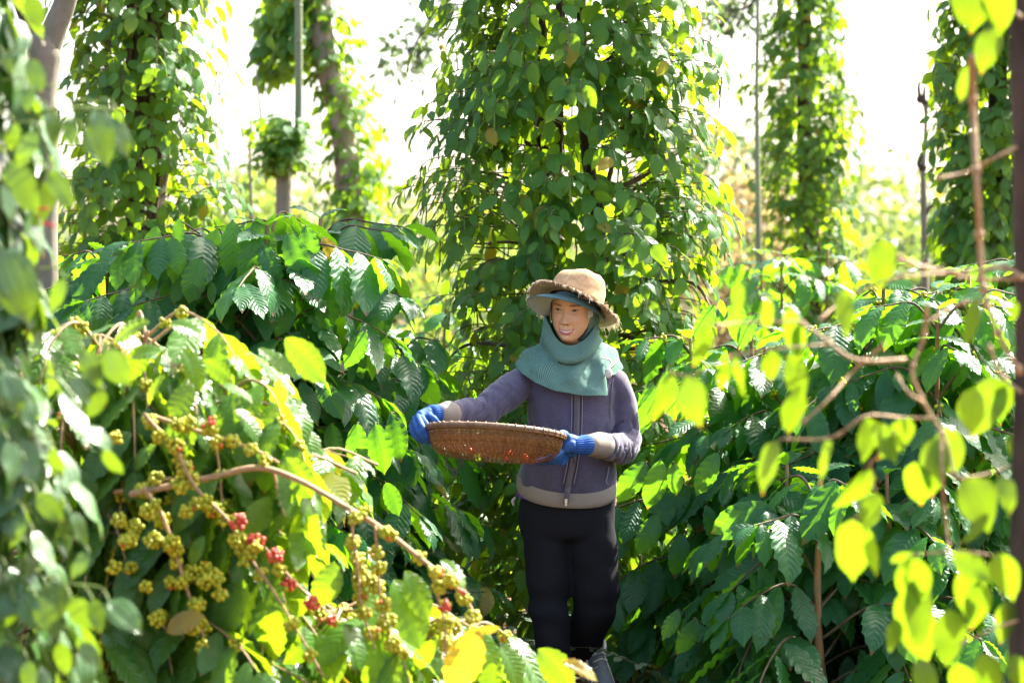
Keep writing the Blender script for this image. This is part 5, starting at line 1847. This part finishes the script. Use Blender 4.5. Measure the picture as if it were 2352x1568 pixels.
# visor
VO = [(1257, 725, .00), (1240, 723, -.035), (1222, 712, -.075), (1212, 697, -.115), (1215, 685, -.135), (1232, 680, -.155), (1262, 683, -.170), (1294, 689, -.174), (1325, 698, -.166), (1356, 711, -.135), (1376, 722, -.100), (1388, 733, -.05), (1391, 738, .0)]
VI = [(1263, 718, .00), (1262, 706, -.030), (1263, 697, -.052), (1266, 690, -.068), (1272, 684, -.080), (1282, 679, -.090), (1294, 677, -.096), (1308, 678, -.099), (1324, 681, -.098), (1344, 689, -.088), (1360, 699, -.065), (1374, 713, -.035), (1380, 724, .0)]
vo = spline([W(*q) for q in VO], 5)
vi = spline([W(*q) for q in VI], 5)
vr = []
for f in np.linspace(0, 1, 9):
    r = vi * (1 - f) + vo * f
    r = r + np.array([0, 0, .007 * math.sin(math.pi * f * .9) * 1.0])[None] * np.sin(np.linspace(0, math.pi, len(r)))[:, None] ** .5
    vr.append(r)
shell('visor', vr, .0035, [M_VIS, M_VISU], person, flip=True)
vb = []
for f, lift in ((0, 0), (.5, .006), (1, .012)):
    vb.append(vi + np.array([0, .012 * f, lift]))
shell('visor_band', vb, .003, [M_VIS], person)

# bucket hat
RO, PI_ = math.radians(20), math.radians(23)
hx = np.array([math.cos(RO), 0, -math.sin(RO)])
hz0 = np.array([math.sin(RO), 0, math.cos(RO)])
hy = np.array([0, 1.0, 0])
hz = hz0 * math.cos(PI_) + hy * math.sin(PI_)
hy2 = np.cross(hz, hx)
hc = W(1319, 700, -.028)
n = 72
a = np.arange(n) * 2 * math.pi / n


def hatring(r, h, wob=0.0, seed=0, brim=0.0):
    row = []
    for q in a:
        nz_ = noise.noise(Vector((math.cos(q) * 1.6 + seed, math.sin(q) * 1.6, h * 14)))
        rr = r * (1 + wob * nz_)
        hh = h + brim * (.012 * math.sin(2 * q + .6) + .008 * noise.noise(Vector((math.cos(q) * 2.5, math.sin(q) * 2.5, 3)))) + wob * .10 * nz_
        row.append(hc + hx * rr * math.cos(q) + hy2 * rr * math.sin(q) + hz * hh)
    return row


crown = [hatring(.1005, .004), hatring(.1010, .012, .01), hatring(.1000, .020, .03), hatring(.0985, .024, .01), hatring(.0975, .050, .05), hatring(.0945, .078, .07), hatring(.087, .098, .08), hatring(.069, .111, .10), hatring(.042, .117, .12), hatring(.018, .118, .10), hatring(.003, .1175)]
hat = shell('hat', crown, .002, [M_HAT], person, closed=True, flip=False)
brim = [hatring(.0985, .006), hatring(.110, .001, 0, 0, .2), hatring(.126, -.004, .0, 0, .5), hatring(.144, -.007, .01, 2, .8), hatring(.156, -.009, .02, 2, 1.0), hatring(.163, -.0095, .04, 5, 1.05)]
br = shell('brim', brim, .003, [M_HAT, M_HATU], hat, closed=True, flip=False)
fray = MB()
edge = np.array(brim[-1])
for k in range(330):
    i0 = rng.randrange(n)
    f = rng.random()
    p = edge[i0] * (1 - f) + edge[(i0 + 1) % n] * f
    o = (p - hc)
    o /= np.linalg.norm(o)
    ln = rng.uniform(.004, .013) * (2.2 if rng.random() < .08 else 1)
    fray.tube(spline([p - o * .003, p + o * ln * .5 - UP * ln * .3 + rv(.002), p + o * ln * .6 - UP * ln * 1.0 + rv(.003)], 3), [.0010, .0005], 4, cap=False)
tag(fray.build('frayed_edge', M_FRAY, hat), kind='stuff')
for k in range(4):
    row = hatring(.1012 + .0004 * k, .006 + .0048 * k)
    MB().tube(np.array(row + row[:2]), .0008, 4, cap=False).build('seam', M_HATU, hat)
th_ = MB().tube(spline([hc + hx * .098 + hz * .02, hc + hx * .112 + hz * .014 - hy2 * .02, hc + hx * .110 + hz * .028 - hy2 * .03, hc + hx * .098 + hz * .03 - hy2 * .012], 5), .0035, 6)
th_.build('chin_tie', M_HAT, hat)

# ------------------------------------------------------------------ winnowing basket
Bc = W(1139, 993, -.425)
R_B, D_B = .2265, .088
rl_, tl_ = math.radians(4.0), math.radians(8.5)
bx = np.array([math.cos(rl_), 0, -math.sin(rl_)])
bz0 = np.array([math.sin(rl_), 0, math.cos(rl_)])
by = np.array([0, 1.0, 0])
bz = bz0 * math.cos(tl_) + by * math.sin(tl_)
by2 = np.cross(bz, bx)


def basket_pt(ang, s, off=0.0):
    """s = 0 at the rim, 1 at the edge of the flat bottom, up to 2 at the middle"""
    if s <= 1:
        r = R_B * (1 - .30 * s ** 2.0)
        h = -D_B * math.sin(s * math.pi / 2) ** 1.05
    else:
        r = R_B * .70 * (2 - s)
        h = -D_B * (1 + .10 * (1 - (2 - s) ** 2))
    r += off
    return Bc + bx * r * math.cos(ang) + by2 * r * math.sin(ang) + bz * h


t = NT('bamboo_strip')
oi = t.n('ShaderNodeObjectInfo').outputs['Random']
nz = t.noise(40, 4, t.coord('Object'))
col = t.mix(oi, (.13, .062, .018), (.26, .13, .042))
col = t.mix(t.math('MULTIPLY', t.step(nz, .4, .7), .6), col, (.12, .055, .018))
bsd = t.bsdf(col, .42, t.bump(nz, .3, .002), .4)
tr = t.n('ShaderNodeBsdfTranslucent')
t.set(tr.inputs[0], (.42, .20, .05))
mx = t.n('ShaderNodeMixShader')
mx.inputs[0].default_value = .25
t.t.links.new(bsd, mx.inputs[1])
t.t.links.new(tr.outputs[0], mx.inputs[2])
M_BAM = t.done(mx.outputs[0])
M_RIM = plain_mat('basket_rim', (.26, .165, .10), (.17, .10, .06), 40, .55, .5)
basket = empty('winnowing_basket', tuple(Bc), 'round woven bamboo basket held tilted in both gloved hands', 'basket')
NR = 84
for k in range(NR):
    ang = 2 * math.pi * k / NR
    rows = []
    for s in np.linspace(0, 1.45, 15):
        w = (.0050 if s < .42 else .0037) * (1 if s < 1 else max(.25, (1.6 - s) / .6))
        wv = .0012 * (1 if k % 2 else -1) * math.cos(s * 40)
        c_ = basket_pt(ang, s, wv)
        tn = -bx * math.sin(ang) + by2 * math.cos(ang)
        rad = bx * math.cos(ang) + by2 * math.sin(ang)
        rows.append([c_ - tn * w, c_ + tn * w, c_ + tn * w - rad * .0012, c_ - tn * w - rad * .0012])
    MB().grid(np.array(rows), closed=True).build('slat', M_BAM, basket, smooth=False)
NB = 200
hoops = [(s, .0026 if s < .41 else .0009) for s in np.concatenate([np.linspace(.05, .40, 7), np.linspace(.47, 1.0, 11), np.linspace(1.12, 1.9, 9)])]
for hi_, (s, w) in enumerate(hoops):
    rows = []
    for k in range(NB + 1):
        ang = 2 * math.pi * k / NB
        wv = .0026 * math.cos(k * math.pi * NR / NB * 1.0 + (math.pi if hi_ % 2 else 0) + (hi_ * .8 if s < .45 else 0))
        dns = w / D_B * .8
        rows.append([basket_pt(ang, s - dns, wv), basket_pt(ang, s + dns, wv), basket_pt(ang, s + dns, wv - .0011), basket_pt(ang, s - dns, wv - .0011)])
    MB().grid(np.array(rows), closed=True).build('hoop', M_BAM, basket, smooth=False)
ring = np.array([basket_pt(2 * math.pi * k / 90, 0, .002) + bz * .002 for k in range(92)])
rim = MB().tube(ring, .0078, 10, cap=False).build('rim', M_RIM, basket)
ring2 = np.array([basket_pt(2 * math.pi * k / 90, .06, .004) for k in range(92)])
MB().tube(ring2, .0045, 8, cap=False).build('inner_rim', M_BAM, basket)
for k in range(44):
    ang = 2 * math.pi * (k + rng.uniform(-.2, .2)) / 44
    c_ = basket_pt(ang, 0, .002) + bz * .001
    rad = bx * math.cos(ang) + by2 * math.sin(ang)
    tn = -bx * math.sin(ang) + by2 * math.cos(ang)
    lp = [c_ + rad * .0092 * math.cos(q) + bz * .0105 * math.sin(q) + tn * .0015 * math.sin(q * .5) for q in np.linspace(0, 6.283, 13)]
    MB().tube(np.array(lp), .0017, 5, cap=False).build('binding', M_RIM, rim)
rp = MB().tube(spline([W(1030, 1046, -.545), W(1024, 1062, -.545), W(1032, 1075, -.545), W(1044, 1079, -.545)], 6), .0028, 6)
rp.tube(spline([W(1062, 1054, -.545), W(1062, 1066, -.545), W(1054, 1074, -.545), W(1044, 1079, -.545)], 6), .0028, 6)
rp.blob(W(1045, 1080, -.545), (.008, .007, .007), 8, 6)
for dx in (-6, 0, 5):
    rp.tube(spline([W(1045, 1082, -.545), W(1045 + dx, 1090, -.545), W(1043 + dx * 1.6, 1102, -.545)], 4), .0018, 5)
rp.build('rope_loop', plain_mat('dark_rope', (.06, .05, .04), None, 200, .9), basket)
pts = []
for k in range(6):
    q, f = rng.uniform(0, 6.283), math.sqrt(rng.random())
    pts.append(Bc + bx * R_B * .62 * f * math.cos(q) + by2 * R_B * .62 * f * math.sin(q) + bz * (-D_B * 1.02 + .012 + .016 * rng.random() * (1.2 - f)))
o = cherries_stuff('picked_cherries', [pts], None, M_RED, .0075)
tag(o, 'picked ripe red cherries lying in the bottom of the basket', 'cherries', kind='stuff')
